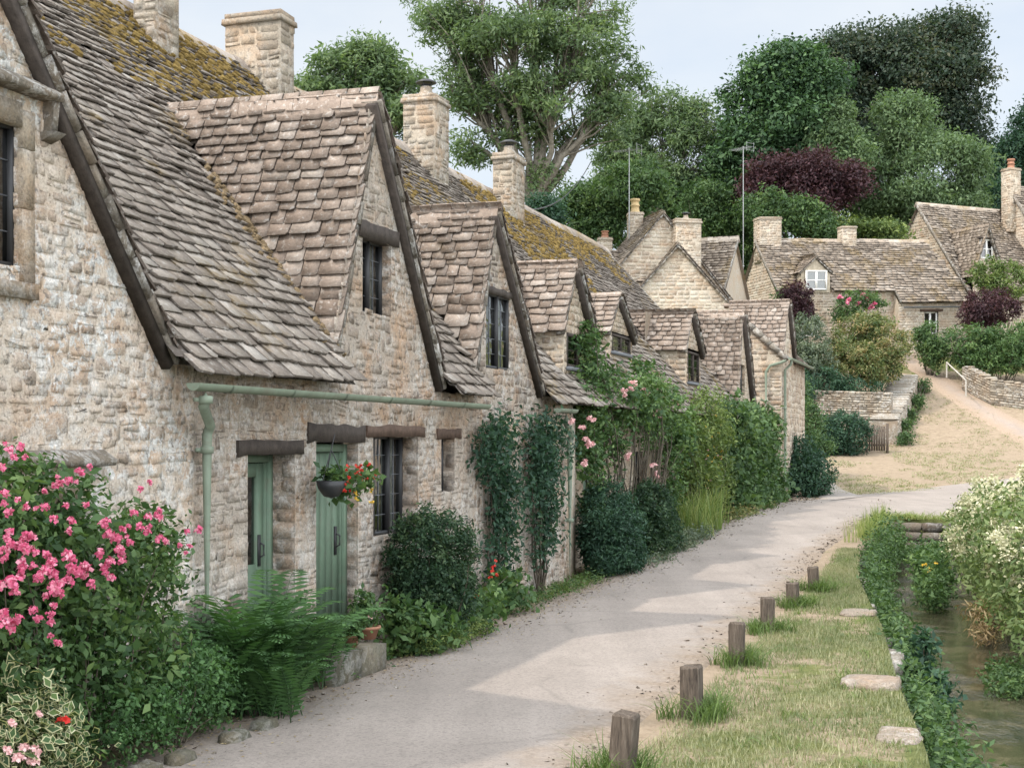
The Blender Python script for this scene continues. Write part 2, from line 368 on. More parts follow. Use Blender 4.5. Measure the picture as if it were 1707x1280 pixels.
def lintel(parent, f, a0, a1, z0, z1, b, mat, name='lintel', pro=.025, rough=.006):
    mb = MB(); n = 9; a = np.linspace(a0, a1, n)
    t = z1 + rng.normal(0, rough, n); u = z0 + rng.normal(0, rough * 1.4, n)
    Pf = np.concatenate([f(a, b - pro + rng.normal(0, rough * .4, n), u), f(a, b - pro + rng.normal(0, rough * .4, n), t), f(a, b + .2, t), f(a, b + .2, u)])
    i = np.arange(n - 1); F = [np.stack([i + k * n, i + 1 + k * n, i + 1 + ((k + 1) % 4) * n, i + ((k + 1) % 4) * n], -1) for k in range(4)]
    mb.add(Pf, np.concatenate(F)); mb.add(Pf[[0, n, 2 * n, 3 * n]], [0, 1, 2, 3]); mb.add(Pf[[n - 1, 2 * n - 1, 3 * n - 1, 4 * n - 1]], [0, 1, 2, 3])
    return build(mb, name, mat, parent)
def window(parent, f, a0, a1, z0, z1, b, lights=2, cols=2, rows=4, fm=None, bar=.035, lm=None, curt=False, sub=True, lead_w=.008):
    fm = fm or black_iron; mb = MB(); lb = MB(); gl = MB()
    for q in ((a0, a0 + bar, z0, z1), (a1 - bar, a1, z0, z1), (a0, a1, z0, z0 + bar), (a0, a1, z1 - bar, z1)):
        box(mb, f, q[0], q[1], b - .02, b + .05, q[2], q[3])
    W = (a1 - a0) / lights
    for i in range(lights):
        p0 = a0 + i * W; p1 = p0 + W
        if i: box(mb, f, p0 - bar / 2, p0 + bar / 2, b - .03, b + .045, z0 + .002, z1 - .002)
        for k in range(1, cols):
            x = p0 + W * k / cols; box(lb, f, x - lead_w / 2, x + lead_w / 2, b + .008, b + .022, z0 + bar, z1 - bar)
        for k in range(1, rows):
            z = z0 + (z1 - z0) * k / rows; box(lb, f, p0 + bar / 2, p1 - bar / 2, b + .010, b + .020, z - lead_w / 2, z + lead_w / 2)
        for c in range(cols):
            for r in range(rows):
                x0 = p0 + W * c / cols; x1 = x0 + W / cols; y0 = z0 + (z1 - z0) * r / rows; y1 = y0 + (z1 - z0) / rows; j = rng.normal(0, .0035, 4)
                gl.add(f(np.array([x0, x1, x1, x0]), b + .016 + j, np.array([y0, y0, y1, y1])), [0, 1, 2, 3])
    w = build(mb, 'window', fm, parent)
    if not sub: 
        return w
    build(gl, 'glass', glass, w)
    if lb.V: build(lb, 'lead_bars', lm or lead, w)
    if curt:
        cb = MB(); n = 40
        for lo, hi in ((0, .3), (.72, 1.)):
            a = a0 + (a1 - a0) * np.linspace(lo, hi, n); bb = b + .10 + .025 * np.sin(np.arange(n) * 1.7) + rng.normal(0, .006, n)
            P = np.concatenate([f(a, bb, z0), f(a, bb, z1)]); i = np.arange(n - 1)
            cb.add(P, np.stack([i, i + 1, n + i + 1, n + i], -1))
        build(cb, 'curtain', curtain_m, w)
    return w
def chimney(parent, f, a0, a1, b0, b1, z0, z1, mat=stone, pot=None, cap_h=.14, far=False, name='chimney', h=(.09, .17)):
    mb = MB()
    box(mb, f, a0, a1, b0, b1, z0, z1, 0, .8)
    wd = (.13, .38)
    stones(mb, lambda a, dd, z: f(a0 - dd, b0 + a, z), lambda z: [(0, b1 - b0)], z0, z1, h, wd, (.002, .009), 0, (.3, .95), None, True)
    stones(mb, lambda a, dd, z: f(a0 + a, b0 - dd, z), lambda z: [(0, a1 - a0)], z0, z1, h, wd, (.002, .009), 0, (.3, .95), None, True)
    stones(mb, lambda a, dd, z: f(a1 + dd, b0 + a, z), lambda z: [(0, b1 - b0)], z0, z1, h, wd, (.002, .009), 0, (.3, .95), None, True)
    o = build(mb, name, mat, parent)
    mb = MB(); e = .04
    box(mb, f, a0 - e, a1 + e, b0 - e, b1 + e, z1, z1 + cap_h * .5, 0, .6, .006)
    box(mb, f, a0 - .01, a1 + .01, b0 - .01, b1 + .01, z1 + cap_h * .5 + .001, z1 + cap_h, 0, .5, .006)
    build(mb, 'cap', mat, o)
    c = f((a0 + a1) / 2, (b0 + b1) / 2, z1 + cap_h)
    if pot == 'cowl':
        mb = MB(); lathe(mb, c, [(.2, -.02), (.13, .10), (.11, .12), (.11, .2), (.0, .2)], 12, 0); build(mb, 'flaunching', mat, o)
        mb = MB(); lathe(mb, c, [(.09, .1), (.09, .24), (.0, .24)], 12); lathe(mb, c, [(.19, .27), (.19, .29), (.1, .33), (0, .34)], 14); lathe(mb, c, [(.19, .27), (0, .29)], 14)
        for k in range(3): tube(mb, [c + [.08 * cos(k * 2.1), .08 * sin(k * 2.1), .2], c + [.1 * cos(k * 2.1), .1 * sin(k * 2.1), .29]], .01, 4)
        build(mb, 'cowl', black_iron, o)
    elif pot:
        pm, ph, pr = pot; mb = MB()
        pf = [(pr * 1.1, -.02), (pr * 1.1, .05), (pr, .07), (pr * .9, ph * .45), (pr * 1.08, ph * .47), (pr * 1.08, ph * .55), (pr * .9, ph * .57), (pr * .88, ph * .82), (pr * 1.12, ph * .84), (pr * 1.12, ph), (pr * .7, ph), (pr * .7, ph - .1), (0, ph - .1)]
        lathe(mb, c, pf, 14); build(mb, 'pot', pm, o)
    return o

class Gab:                                  # a gable (or gabled dormer) on a roof z = ze + (b - be) * sl
    def __init__(s, t, za, tL, tR, zf, b0=0., ov=.15, flush=True):
        s.t, s.za, s.tL, s.tR, s.zf, s.b0, s.ov, s.flush = t, za, tL, tR, zf, b0, ov, flush
    def zg(s, t):
        return np.where(t < s.t, s.za - (s.t - t) / (s.t - s.tL) * (s.za - s.zf), s.za - (t - s.t) / (s.tR - s.t) * (s.za - s.zf))
    def span(s, z):
        q = (s.za - z) / (s.za - s.zf); return s.t - q * (s.t - s.tL), s.t + q * (s.tR - s.t)
def gable_roof(parent, f, G, zm, bmax, mat=None, name='gable_roof', e=(.165, .105), w=(.16, .36), vr=(.3, .8), verge_m=None, sag=.02, cap=True, ridge_e=.12):
    mat = mat or slate_gable; mb = MB()
    def keep(P):
        a, b, z = f.inv(P); return (z > zm(b) - .05) | (b < G.b0 + .02)
    for sgn, tf in ((-1, G.tL), (1, G.tR)):
        ov = .025 if sgn < 0 and f is R else G.ov
        P0 = f(tf, G.b0 - ov, G.zf); top = f(G.t, G.b0 - ov, G.za); V = norm(top - P0); Lv = np.linalg.norm(top - P0)
        N = np.cross(f.n, V); N = N if N[2] > 0 else -N
        Lu = bmax - G.b0 + ov
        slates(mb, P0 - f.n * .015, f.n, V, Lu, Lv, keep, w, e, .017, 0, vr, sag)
        deck(mb, P0, f.n, V, Lu, Lv, keep, -.03, .12, 0, .1)
        g = lambda a, b, c, P0=P0, V=V, N=N: P0 + np.asarray(a)[..., None] * V + np.asarray(b)[..., None] * f.n + np.asarray(c)[..., None] * N
        s = -.04
        while s < Lv - .05:
            l = min(rng.uniform(.18, .36), Lv - s); dj = rng.uniform(-.012, .012)
            box(mb, g, s + .004, s + l - .004, -.005 + dj, ov + .1, -.082, -.028, 1, rng.uniform(.1, .7), .004); s += l
        if f is R and sgn > 0: box(mb, g, -.02, Lv - .02, .02, ov + .04, -.16, -.086, 2, .1)  # dark board under the verge; its black also stands in for the shadow gap
    if cap:
        b = G.b0 - (.05 if f is R else G.ov) - .02; kl = (G.za - G.zf) / (G.t - G.tL); kr = (G.za - G.zf) / (G.tR - G.t)
        while b < bmax - .1:
            l = rng.uniform(.3, .55); w_ = .06; wr = .09; lf = rng.uniform(.035, .055)
            h = lambda a, bb, c: f(G.t + np.asarray(a), bb, G.za + np.asarray(c))
            prism(mb, h, [(-w_, -w_ * kl + .03), (-w_ - .004, -w_ * kl + .085), (-.02, lf + .02), (.03, lf + .02), (wr, -wr * kr + .07), (wr, -wr * kr + .02), (0, -.02)], b + .006, b + l, 0, rng.uniform(.15, .75)); b += l
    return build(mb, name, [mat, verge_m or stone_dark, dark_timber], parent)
def ridge_caps(mb, f, t0, t1, br, zr, sl, m=0, wv=.05):
    t = t0
    while t < t1:
        l = rng.uniform(.35, .55); w_ = .15; dz = wv * 2 * (fbm(t * .4, 1) - .5)
        h = lambda a, b, c: f(b, br + np.asarray(a), zr + np.asarray(c) + dz)
        prism(mb, h, [(-w_, -w_ * sl + .0), (-w_, -w_ * sl + .07), (-.03, .07), (.03, .07), (w_, -w_ * sl + .07), (w_, -w_ * sl), (0, -.03)], t + .006, t + l, m, rng.uniform(.3, .8)); t += l
def half_gutter(parent, f, t0, t1, b, z, mat, r=.06, name='gutter', drop=0.):
    mb = MB(); n = 18; ts = np.linspace(t0, t1, 12); th = np.linspace(0, pi, n)
    zz = z + drop * (ts - t0) / (t1 - t0)
    for rr, fl in ((r, 0), (r - .008, 1)):
        P = f(ts[:, None], b + rr * np.cos(th)[None], zz[:, None] - rr * np.sin(th)[None] + .0)
        i = np.arange(11)[:, None] * n; j = np.arange(n - 1)[None]
        mb.add(P.reshape(-1, 3), np.stack([i + j, i + j + 1, i + n + j + 1, i + n + j], -1).reshape(-1, 4))
    for q in (0, -1):
        P = f(ts[q], b + r * np.cos(th), zz[q] - r * np.sin(th)); mb.add(P, list(range(n)))
    t = t0 + .5
    while t < t1 - .2:                       # collars
        P = f(np.array([t, t + .05])[:, None], b + (r + .008) * np.cos(th)[None], z + drop * (t - t0) / (t1 - t0) - (r + .008) * np.sin(th)[None])
        j = np.arange(n - 1); mb.add(P.reshape(-1, 3), np.stack([j, j + 1, n + j + 1, n + j], -1)); t += 1.05
    return build(mb, name, mat, parent, smooth=True)
def downpipe(parent, f, pts, mat, r=.04, collars=(), name='downpipe'):
    mb = MB(); P = np.array([f(*p) for p in pts]); tube(mb, P, r, 12)
    for (a, b, z) in collars:
        lathe(mb, f(a, b, z), [(r, 0), (r + .014, .005), (r + .014, .055), (r, .06)], 12)
        box(mb, f, a - .09, a + .09, b + r - .01, b + r + .015, z + .015, z + .045)
    return build(mb, name, mat, parent, smooth=False)
# ------------------------------------------------------------------ ground height
BK = np.array([(-40, -7.), (-20, -6.6), (-8, -5.95), (-3, -5.55), (0, -5.2), (4, -4.8), (6.3, -4.5), (9, -4.15), (13, -3.85), (19.4, -4.0), (30, -4.)])
def bank(t): return np.interp(t, BK[:, 0], BK[:, 1])
T_CUL = 19.3
HY = np.array([(-60, 0), (40, 0), (46, .08), (52, .5), (58, 1.25), (63, 2.75), (68, 4.55), (73, 5.85), (80, 6.9), (100, 9.6), (150, 15), (320, 26)])
def hgt0(X, Y):
    t, d, _ = R.inv(np.stack([X, Y, 0 * X], -1))
    h = .45 * sst(4, 24, t) + np.interp(Y, HY[:, 0], HY[:, 1])
    return h + sst(6, 20, d) * 1.2
def hgt(X, Y):
    X = np.asarray(X, float); Y = np.asarray(Y, float)
    t, d, _ = R.inv(np.stack([X, Y, 0 * X], -1)); h = hgt0(X, Y); e = d - bank(t)
    return np.where((e < 0) & (t < T_CUL), h - 1.0 * sst(0, -.05, e) * (1 - sst(-2.6, -3.6, e)), h)
def H1(x, y): return float(hgt(np.array(x), np.array(y)))
def Rg(t, d, dz=0.):
    p = R(t, d, 0.); p[2] = H1(p[0], p[1]) + dz; return p

# ------------------------------------------------------------------ the row
def tp(px, d):                               # where a measured upright meets the plane d off the row's front
    k = (px - 853.5) / 2400; return float((k * (R.o[1] + d * R.n[1]) - R.o[0] - d * R.n[0]) / (R.u[0] - k * R.u[1]))
ZE, SL, BE, BR = 2.66, 1.1, -.3, 4.0
def zm(b): return ZE + (b - BE) * SL
ZR = zm(BR)
G1 = Gab(-6.4, 6.12, -9.3, -3.57, 2.76, 0., .1)
G2 = Gab(.33, 5.60, -.68, 2.2, 2.76, 0., .1)
G3 = Gab(4.16, 5.04, 3.34, 6.13, 2.82, 0., .1)
D4 = Gab(8.42, 4.82, 7.72, 9.45, 3.78, .12, .12, False)
D5 = Gab(13.2, 4.84, 12.45, 14.4, 4.12, .6, .1, False)
D6 = Gab(18.75, 4.98, 18.05, 19.9, 4.12, .28, .12, False)
G7 = Gab(24.5, 5.42, 23.55, 26.4, 2.72, .05, .14)
DM = (D4, D5, D6)
def keep_main(P):
    a, b, z = R.inv(P); k = np.ones(len(a), bool)
    for G in (G1, G2, G3):
        k &= ~((a > G.tL) & (a < G.tR) & (G.zg(a) > zm(b) + .06))
    k &= ~((a > G7.tL) & (a < G7.tR) & (G7.zg(a) > zm(b) + .06))
    for G in DM:
        k &= ~((a > G.tL + .06) & (a < G.tR - .06) & (b > G.b0 + .02) & (G.zg(a) > zm(b) + .06))
    return k
def row_roof(parent, t0, t1, mat=None, ends=(False, False), e=(.165, .10)):
    mb = MB(); P0 = R(t0, BE, ZE); V = norm(R(0, 1, SL) - R(0, 0, 0)); Lv = (BR - BE) * math.hypot(1, SL)
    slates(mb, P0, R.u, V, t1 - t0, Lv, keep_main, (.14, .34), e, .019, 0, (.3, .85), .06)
    deck(mb, P0, R.u, V, t1 - t0, Lv, keep_main, -.04, .14, 0, .05)
    P1 = R(t0, 2 * BR + .3, ZE); V1 = norm(R(0, -1, SL) - R(0, 0, 0))
    deck(mb, P1, R.u, V1, t1 - t0, Lv, None, 0, .8, 0, .4)
    ridge_caps(mb, R, t0, t1, BR, ZR, SL)
    if ends[1]:
        g = lambda a, b, c: P0 + (t1 - t0) * R.u + np.asarray(a)[..., None] * V + np.asarray(b)[..., None] * R.u + np.asarray(c)[..., None] * norm(np.cross(R.u, V))
        s = 0
        while s < Lv:
            l = rng.uniform(.2, .4); box(mb, g, s, s + l - .008, -.1, .04, -.12, .06, 1, rng.uniform(.3, .9), .006); s += l
    o = build(mb, 'roof', [mat or slate_main, stone_dark], parent)
    va = []                                 # moss and straw gathered in the valleys
    for G in (G1, G2, G3):
        bb = np.linspace(.0, (G.za - ZE) / SL + BE - .1, 46); sides = ((G.tL, G.t),) if G is not G1 else ()
        for tf, ta in sides + (((G.tR, G.t),) if G is G1 else ()):
            tv = tf + (zm(bb) - G.zf) / (G.za - G.zf) * (ta - tf); kk = (tv > t0) & (tv < t1) & (fbm(bb * 1.4 + G.za, bb) > .46)
            for x, y in zip(tv[kk], bb[kk]): va += [(x - abs(rng.normal(0, .11)) + .05, y + rng.normal(0, .05)) for _ in range(6)]
    mm = MB()                               # cushions of moss, thickest near the ridge
    n = int((t1 - t0) * 420); t = rng.uniform(t0, t1, n); q = rng.random(n) ** .55; b = BE + q * (BR - BE)
    k = fbm(t * .42 + 5, b * .55 + 2) + .36 * q > .77
    t, b = t[k], b[k]; C = R(t, b, zm(b) + .03); C = C[keep_main(C)]
    nC = len(C)
    if va: va = np.array(va); C = np.concatenate([C[:0], C, R(va[:, 0], va[:, 1], zm(va[:, 1]) + .05)])
    N = norm(np.cross(R.u, V)); N = N if N[2] > 0 else -N
    for ci, c in enumerate(C):
        st_ = int(ci >= nC); r = rng.uniform(.025, .085) * (.7 if st_ else 1); th = np.arange(6) / 6 * 2 * pi + rng.random()
        ring = lambda s, h: c + (np.cos(th) * r * s * rng.uniform(.7, 1.3, 6))[:, None] * R.u + (np.sin(th) * r * s * .7)[:, None] * V + h * N
        P = np.concatenate([ring(1, -.03), ring(.75, r * .38), [c + N * r * .5]]); i = np.arange(6); j = (i + 1) % 6
        mm.add(P, np.stack([i, j, 6 + j, 6 + i], -1), st_); mm.add(P, np.stack([6 + i, 6 + j, 12 + 0 * i], -1), st_)
    if mm.V: tag(build(mm, 'moss', [moss_m, straw_m], o), kind='stuff')
    return o
def shell(mb, t0, t1, b0=0., D=8.2, ze=2.6, zr=None, m=0, front=False):
    zr = zr or ZR - .12; bm = BR
    for t in (t0, t1):
        mb.add(R(np.array([t] * 5), np.array([b0 + .02, D - .02, D - .02, bm, b0 + .02]), np.array([-.4, -.4, ze, zr, ze + .2])), [0, 1, 2, 3, 4], m, .7)
    mb.add(R(np.array([t0, t1, t1, t0]), np.array([D] * 4), np.array([-.4, -.4, ze + .1, ze + .1])), [0, 1, 2, 3], m, .7)
def row_wall(parent, t0, t1, ops, G=None, mat=None, b0=0., ztop=2.78, vr=(.25, .88), deps=None, shl=True):
    mb = MB()
    def spans(z):
        if G is not None and z > min(G.zf, ztop):
            lo, hi = G.span(z); lo -= .05; hi += .05
            if hi - lo < .1: return []
        elif z > ztop: return []
        else:
            lo, hi = t0, t1
            if G is not None and z > 2.68: lo, hi = max(lo, G.tL - .05), min(hi, G.tR + .05)
        return cut(lo, hi, z, ops)
    zs = sorted({-.4, (G.za - .1 if G is not None else ztop)} | {o[2] for o in ops} | {o[3] for o in ops})
    for za, zb in zip(zs, zs[1:]):
        stones(mb, lambda a, dd, z: R(a, b0 - dd, z), spans, za, zb, (.05, .125), (.08, .30), (.0, .007), 0, vr, .74, True)
    for i, o in enumerate(ops): reveal(mb, R, o, b0, (deps or [.28] * 9)[i])
    if shl: shell(mb, t0, t1, b0)
    else:
        for t in (t0, t1): mb.add(R(t, np.array([b0 + .02, 4.5, 4.5, b0 + .02]), np.array([-.4, -.4, 2.6, 2.6])), [0, 1, 2, 3], 0, .7)
        mb.add(R(np.array([t0, t1, t1, t0]), 4.5, np.array([-.4, -.4, 5., 5.])), [0, 1, 2, 3], 0, .7)
    return build(mb, 'wall', mat or stone, parent)

# --- first cottage: the big gable at the left
cA = thing('stone_cottage', Rg(-6.3, 0), 'tall stone cottage with lichen-blotched gable, dark mullioned upper window and pink roses below it', 'cottage', 'cottages of the old stone row')
oA = [(-7.1, -5.36, 3.22, 4.14), (-6.0, -4.75, .85, 1.72)]
row_wall(cA, -10., -3.2, oA, G1, deps=[.3, .3]); row_roof(cA, -10., -3.2)
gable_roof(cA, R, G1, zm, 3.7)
w = window(cA, R, -7.1, -5.36, 3.22, 4.14, .06, 3, 2, 4, black_iron, .03)
w2 = window(cA, R, -6.0, -4.75, .85, 1.72, .22, 3, 2, 4, black_iron, .03)
def stone_surround(par, o, hood, drop):
    mb = MB(); a0, a1, z0, z1 = o; q = .13
    for x in (a0, a1): 
        s = -1 if x == a0 else 1
        lo, hi = sorted((x - s * .004, x + s * q)); z = z0 - .1
        while z < z1 + .1: 
            h = min(rng.uniform(.3, .5), z1 + .1 - z) ; box(mb, R, lo, hi, -.02, .2, z + .003, z + h - .003, 0, rng.random(), .002); z += h
    box(mb, R, a0 + .01, a1 - .01, -.026, .2, z1 - .012, z1 + .14, 0, .5, .002); box(mb, R, a0 - q, a1 + q, -.05, .2, z0 - .2, z0 - .1, 0, .4, .002)
    n = 3
    for k in range(1, n):
        x = a0 + (a1 - a0) * k / n; box(mb, R, x - .05, x + .05, .02, .19, z0, z1 - .013, 0, .6, .002)
    build(mb, 'surround', dressed, par)
    mb = MB(); h0 = z1 + .2
    prism(mb, lambda a, b, c: R(b, a, c), [(.02, h0), (-.12, h0 + .01), (-.13, h0 + .05), (-.02, h0 + .12), (.02, h0 + .12)], a0 - .3, a1 + .3)
    if drop:
        for x in (a0 - .3, a1 + .24):
            prism(mb, lambda a, b, c: R(b, a, c), [(.02, h0 - .2), (-.07, h0 - .2), (-.09, h0 + .005), (.02, h0 + .005)], x, x + .06)
            prism(mb, lambda a, b, c: R(b, a, c), [(.02, h0 - .27), (-.06, h0 - .24), (-.12, h0 - .201), (.02, h0 - .201)], x - .03, x + .09)
    build(mb, 'hood_mould', hood, par)
stone_surround(w, oA[0], stone_dark, True); stone_surround(w2, oA[1], stone_dark, False)

# --- second cottage: green doors
cB = thing('stone_cottage', Rg(.6, 0), 'stone cottage with two sage green doors, a steep slated gable and a long green gutter', 'cottage', 'cottages of the old stone row')
oB = [(-2.32, -1.44, -.3, 2.0), (-1.0, -.05, -.3, 2.09), (.33, 1.56, 1.1, 2.16), (2.28, 2.72, 1.5, 2.14), (.06, .80, 3.4, 4.17)]
row_wall(cB, -3.2, 3.2, oB, G2, stone_grey, deps=[.36, .3, .28, .25, .24]); row_roof(cB, -3.2, 3.2)
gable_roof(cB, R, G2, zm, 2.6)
window(cB, R, .06, .80, 3.4, 4.17, .12, 2, 2, 4, black_iron, .03, curt=True)
window(cB, R, .33, 1.56, 1.1, 2.16, .2, 3, 2, 5, black_iron, .04, curt=True)
window(cB, R, 2.28, 2.72, 1.5, 2.14, .16, 1, 2, 3, black_iron, .03)
lintel(cB, R, -2.52, -1.3, 1.98, 2.11, 0, dark_timber); lintel(cB, R, -1.2, .08, 2.085, 2.25, 0, dark_timber, rough=.011)
lintel(cB, R, .14, 1.72, 2.14, 2.26, 0, brown_timber); lintel(cB, R, 2.12, 2.9, 2.13, 2.24, 0, brown_timber); lintel(cB, R, -.05, .96, 4.15, 4.31, .01, dark_timber, pro=.04)
def door(par, a0, a1, z0, z1, b, glazed=False, hx=.3):
    mb = MB(); q = .075
    for s in ((a0, a0 + q, z0, z1), (a1 - q, a1, z0, z1), (a0 + q, a1 - q, z1 - q, z1)): box(mb, R, s[0], s[1], b - .05, b + .05, s[2], s[3], 0)
    for s in ((a0 + q, a0 + q + .025), (a1 - q - .025, a1 - q)): box(mb, R, s[0], s[1], b - .025, b + .04, z0, z1 - q, 0)
    d = build(mb, 'door', green_paint, par)
    mb = MB(); x0 = a0 + q + .027; x1 = a1 - q - .027; zt = z1 - q - .01
    if glazed:
        for s in ((x0, x0 + .13, z0 + .05, zt), (x1 - .13, x1, z0 + .05, zt), (x0 + .13, x1 - .13, z0 + .05, 1.0), (x0 + .13, x1 - .13, zt - .12, zt)): box(mb, R, s[0], s[1], b - .005, b + .04, s[2], s[3])
        gl = MB(); gl.add(R(np.array([x0 + .13, x1 - .13, x1 - .13, x0 + .13]), b + .02, np.array([1., 1., zt - .12, zt - .12])), [0, 1, 2, 3]); build(gl, 'glass', glass, d)
    else:
        x = x0; k = 5; w_ = (x1 - x0) / k
        for i in range(k): box(mb, R, x + .003, x + w_ - .003, b - .005 + rng.uniform(0, .004), b + .04, z0 + .05, zt); x += w_
    build(mb, 'panel', green_paint, d)
    mb = MB(); h = x1 - .09 if hx > 0 else x0 + .09; zz = 1.12
    box(mb, R, h - .02, h + .02, b - .02, b - .002, zz - .14, zz + .14); tube(mb, [R(h, b - .02, zz - .06), R(h, b - .06, zz - .04), R(h, b - .06, zz + .05), R(h, b - .02, zz + .07)], .009, 6)
    build(mb, 'handle', black_iron, d)
door(cB, -2.30, -1.46, .2, 1.985, .26, True); door(cB, -.98, -.07, .24, 2.07, .16)
half_gutter(cB, R, tp(322, -.36), tp(812, -.36), -.36, 2.53, gutter_paint, .058)
gz = 2.47; pt_ = tp(345, -.11); pu = tp(343, -.36)
downpipe(cB, R, [(pu, -.36, gz), (pu, -.36, 2.40), (pu, -.34, 2.36), (pt_, -.14, 2.22), (pt_, -.11, 2.15), (pt_, -.11, .05)], gutter_paint, .04, [(pu, -.36, 2.38), (pt_, -.11, 2.0), (pt_, -.11, .7)])
chimney(cA, R, -6.2, -5.6, 3.6, 4.3, 6.3, 8.6, stone_chim, (terracotta, .5, .12))
chimney(cB, R, 1.73, 2.22, 3.4, 3.72, 5.8, 9., stone_chim, (terracotta, .5, .12))

# --- third cottage: small steep gable
cC = thing('stone_cottage', Rg(5.4, 0), 'grey stone cottage with narrow steep gable, leaded window and two dark climbers on its wall', 'cottage', 'cottages of the old stone row')
oC = [(3.85, 4.80, 3.02, 3.98)]
row_wall(cC, 3.2, 7.9, oC, G3, stone_grey, deps=[.1], vr=(0, .75)); row_roof(cC, 3.2, 7.9)
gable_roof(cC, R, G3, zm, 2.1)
window(cC, R, 3.85, 4.80, 3.02, 3.98, .03, 2, 2, 5, black_iron, .035, curt=True)
lintel(cC, R, 3.78, 4.92, 3.97, 4.05, 0, dark_timber, pro=.03)
half_gutter(cC, R, tp(930, -.36), tp(958, -.36), -.36, 2.55, gutter_paint, .06); q7 = tp(944, -.3); q8 = tp(950, -.12); downpipe(cC, R, [(q7, -.3, 2.5), (q7, -.3, 2.36), (q8, -.15, 2.2), (q8, -.12, 2.1), (q8, -.12, .05)], gutter_paint, .048, [(q8, -.12, 1.9), (q8, -.12, .9)])
chimney(cC, R, 4.89, 5.31, 3.4, 4.26, 5.8, 7.98, stone_chim, None)
mb = MB(); box(mb, R, 7.55, 7.9, -.03, .05, -.2, 2.4, 0, .95, .012); build(mb, 'limewashed_quoin', stone_warm, cC)

# --- fourth and fifth cottages: dormers
def dormer(par, G, hip=False, sill=None, wins=(1, 1, 3)):
    mb = MB(); zb = zm(G.b0)
    def spans(z):
        lo, hi = (G.tL + .1, G.tR - .1) if z < G.zf else G.span(z)
        return cut(lo, hi, z, [(G.tL + .24, G.tR - .22, zb + .12, G.zf - .02)])
    stones(mb, lambda a, dd, z: R(a, G.b0 - dd, z), spans, zb - .35, G.za - .12, (.08, .14), (.12, .3), (.004, .016), 0, (.1, .8))
    bm = (G.zf - ZE) / SL + BE
    for x, s in ((G.tL + .1, -1), (G.tR - .1, 1)):
        sp = lambda z: [(0, max(.02, (z - ZE) / SL + BE - G.b0 + .05))]
        stones(mb, lambda a, dd, z: R(x + s * dd, G.b0 + a, z), sp, zb - .1, G.zf + .05, (.08, .14), (.12, .32), (.004, .018), 0, (.1, .9))
    reveal(mb, R, (G.tL + .24, G.tR - .22, zb + .12, G.zf - .02), G.b0, .12, 0, False)
    mb.add(R(np.array([G.tL, G.tR, G.tR, G.tL]), G.b0 + .9, np.array([zb, zb, G.za, G.za])), [0, 1, 2, 3], 0, .1)
    d = build(mb, 'dormer', stone_warm, par)
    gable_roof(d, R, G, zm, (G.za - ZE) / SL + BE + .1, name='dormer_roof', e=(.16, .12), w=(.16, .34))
    mb = MB(); a0, a1, z0, z1 = G.tL + .24, G.tR - .22, zb + .12, G.zf - .02
    for q in ((a0, a0 + .05, z0, z1), (a1 - .05, a1, z0, z1), (a0, a1, z0, z0 + .04), (a0, a1, z1 - .05, z1), ((a0 + a1) / 2 - .02, (a0 + a1) / 2 + .02, z0, z1)): box(mb, R, q[0], q[1], G.b0 - .012, G.b0 + .05, q[2], q[3], 0)
    for k in range(1, 4): box(mb, R, a0 + .05, a1 - .05, G.b0 + .012, G.b0 + .03, z0 + (z1 - z0) * k / 4 - .006, z0 + (z1 - z0) * k / 4 + .006, 0)
    mb.add(R(np.array([a0, a1, a1, a0]), G.b0 + .02, np.array([z0, z0, z1, z1])), [0, 1, 2, 3], 1)
    box(mb, R, a0 - .06, a1 + .06, G.b0 - .07, G.b0 + .06, z0 - .06, z0 - .003, 2)
    build(mb, 'window', [dark_timber, glass, lead], d)
    return d
cD = thing('stone_cottage', Rg(12, .3), 'stone cottage with two small slated dormers above a front smothered in climbing roses', 'cottage', 'cottages of the old stone row')
row_wall(cD, 7.9, 16.2, [(9.6, 10.5, -.3, 1.95), (13.2, 14.2, 1.0, 1.9)], None, b0=.3, mat=stone_warm, deps=[.2, .2], ztop=3.3); row_roof(cD, 7.9, 16.2)
dormer(cD, D4); dormer(cD, D5)
mb = MB(); box(mb, R, 9.6, 10.5, .45, .5, -.2, 1.95); build(mb, 'door', green_paint, cD)
window(cD, R, 13.2, 14.2, 1., 1.9, .42, 2, 2, 4, black_iron, .04)
chimney(cD, R, 10.88, 11.58, 3.4, 4.01, 5.8, 8.2, stone_chim, 'cowl'); chimney(cD, R, 15.4, 16.2, 3.4, 3.84, 5.8, 8.0, stone_chim, 'cowl')
cE = thing('stone_cottage', Rg(20, .3), 'stone cottage with one squat gabled dormer behind the yellow-flowered climber', 'cottage', 'cottages of the old stone row')
row_wall(cE, 16.2, 23.5, [(17.4, 18.3, -.3, 2.), (20.5, 21.5, 1.0, 1.9)], None, b0=.3, mat=stone_warm, deps=[.2, .2], ztop=3.3); row_roof(cE, 16.2, 25.2, ends=(False, True))
dormer(cE, D6)
mb = MB(); box(mb, R, 17.4, 18.3, .45, .5, -.2, 2.); build(mb, 'door', green_paint, cE)
window(cE, R, 20.5, 21.5, 1., 1.9, .42, 2, 2, 4, black_iron, .04)
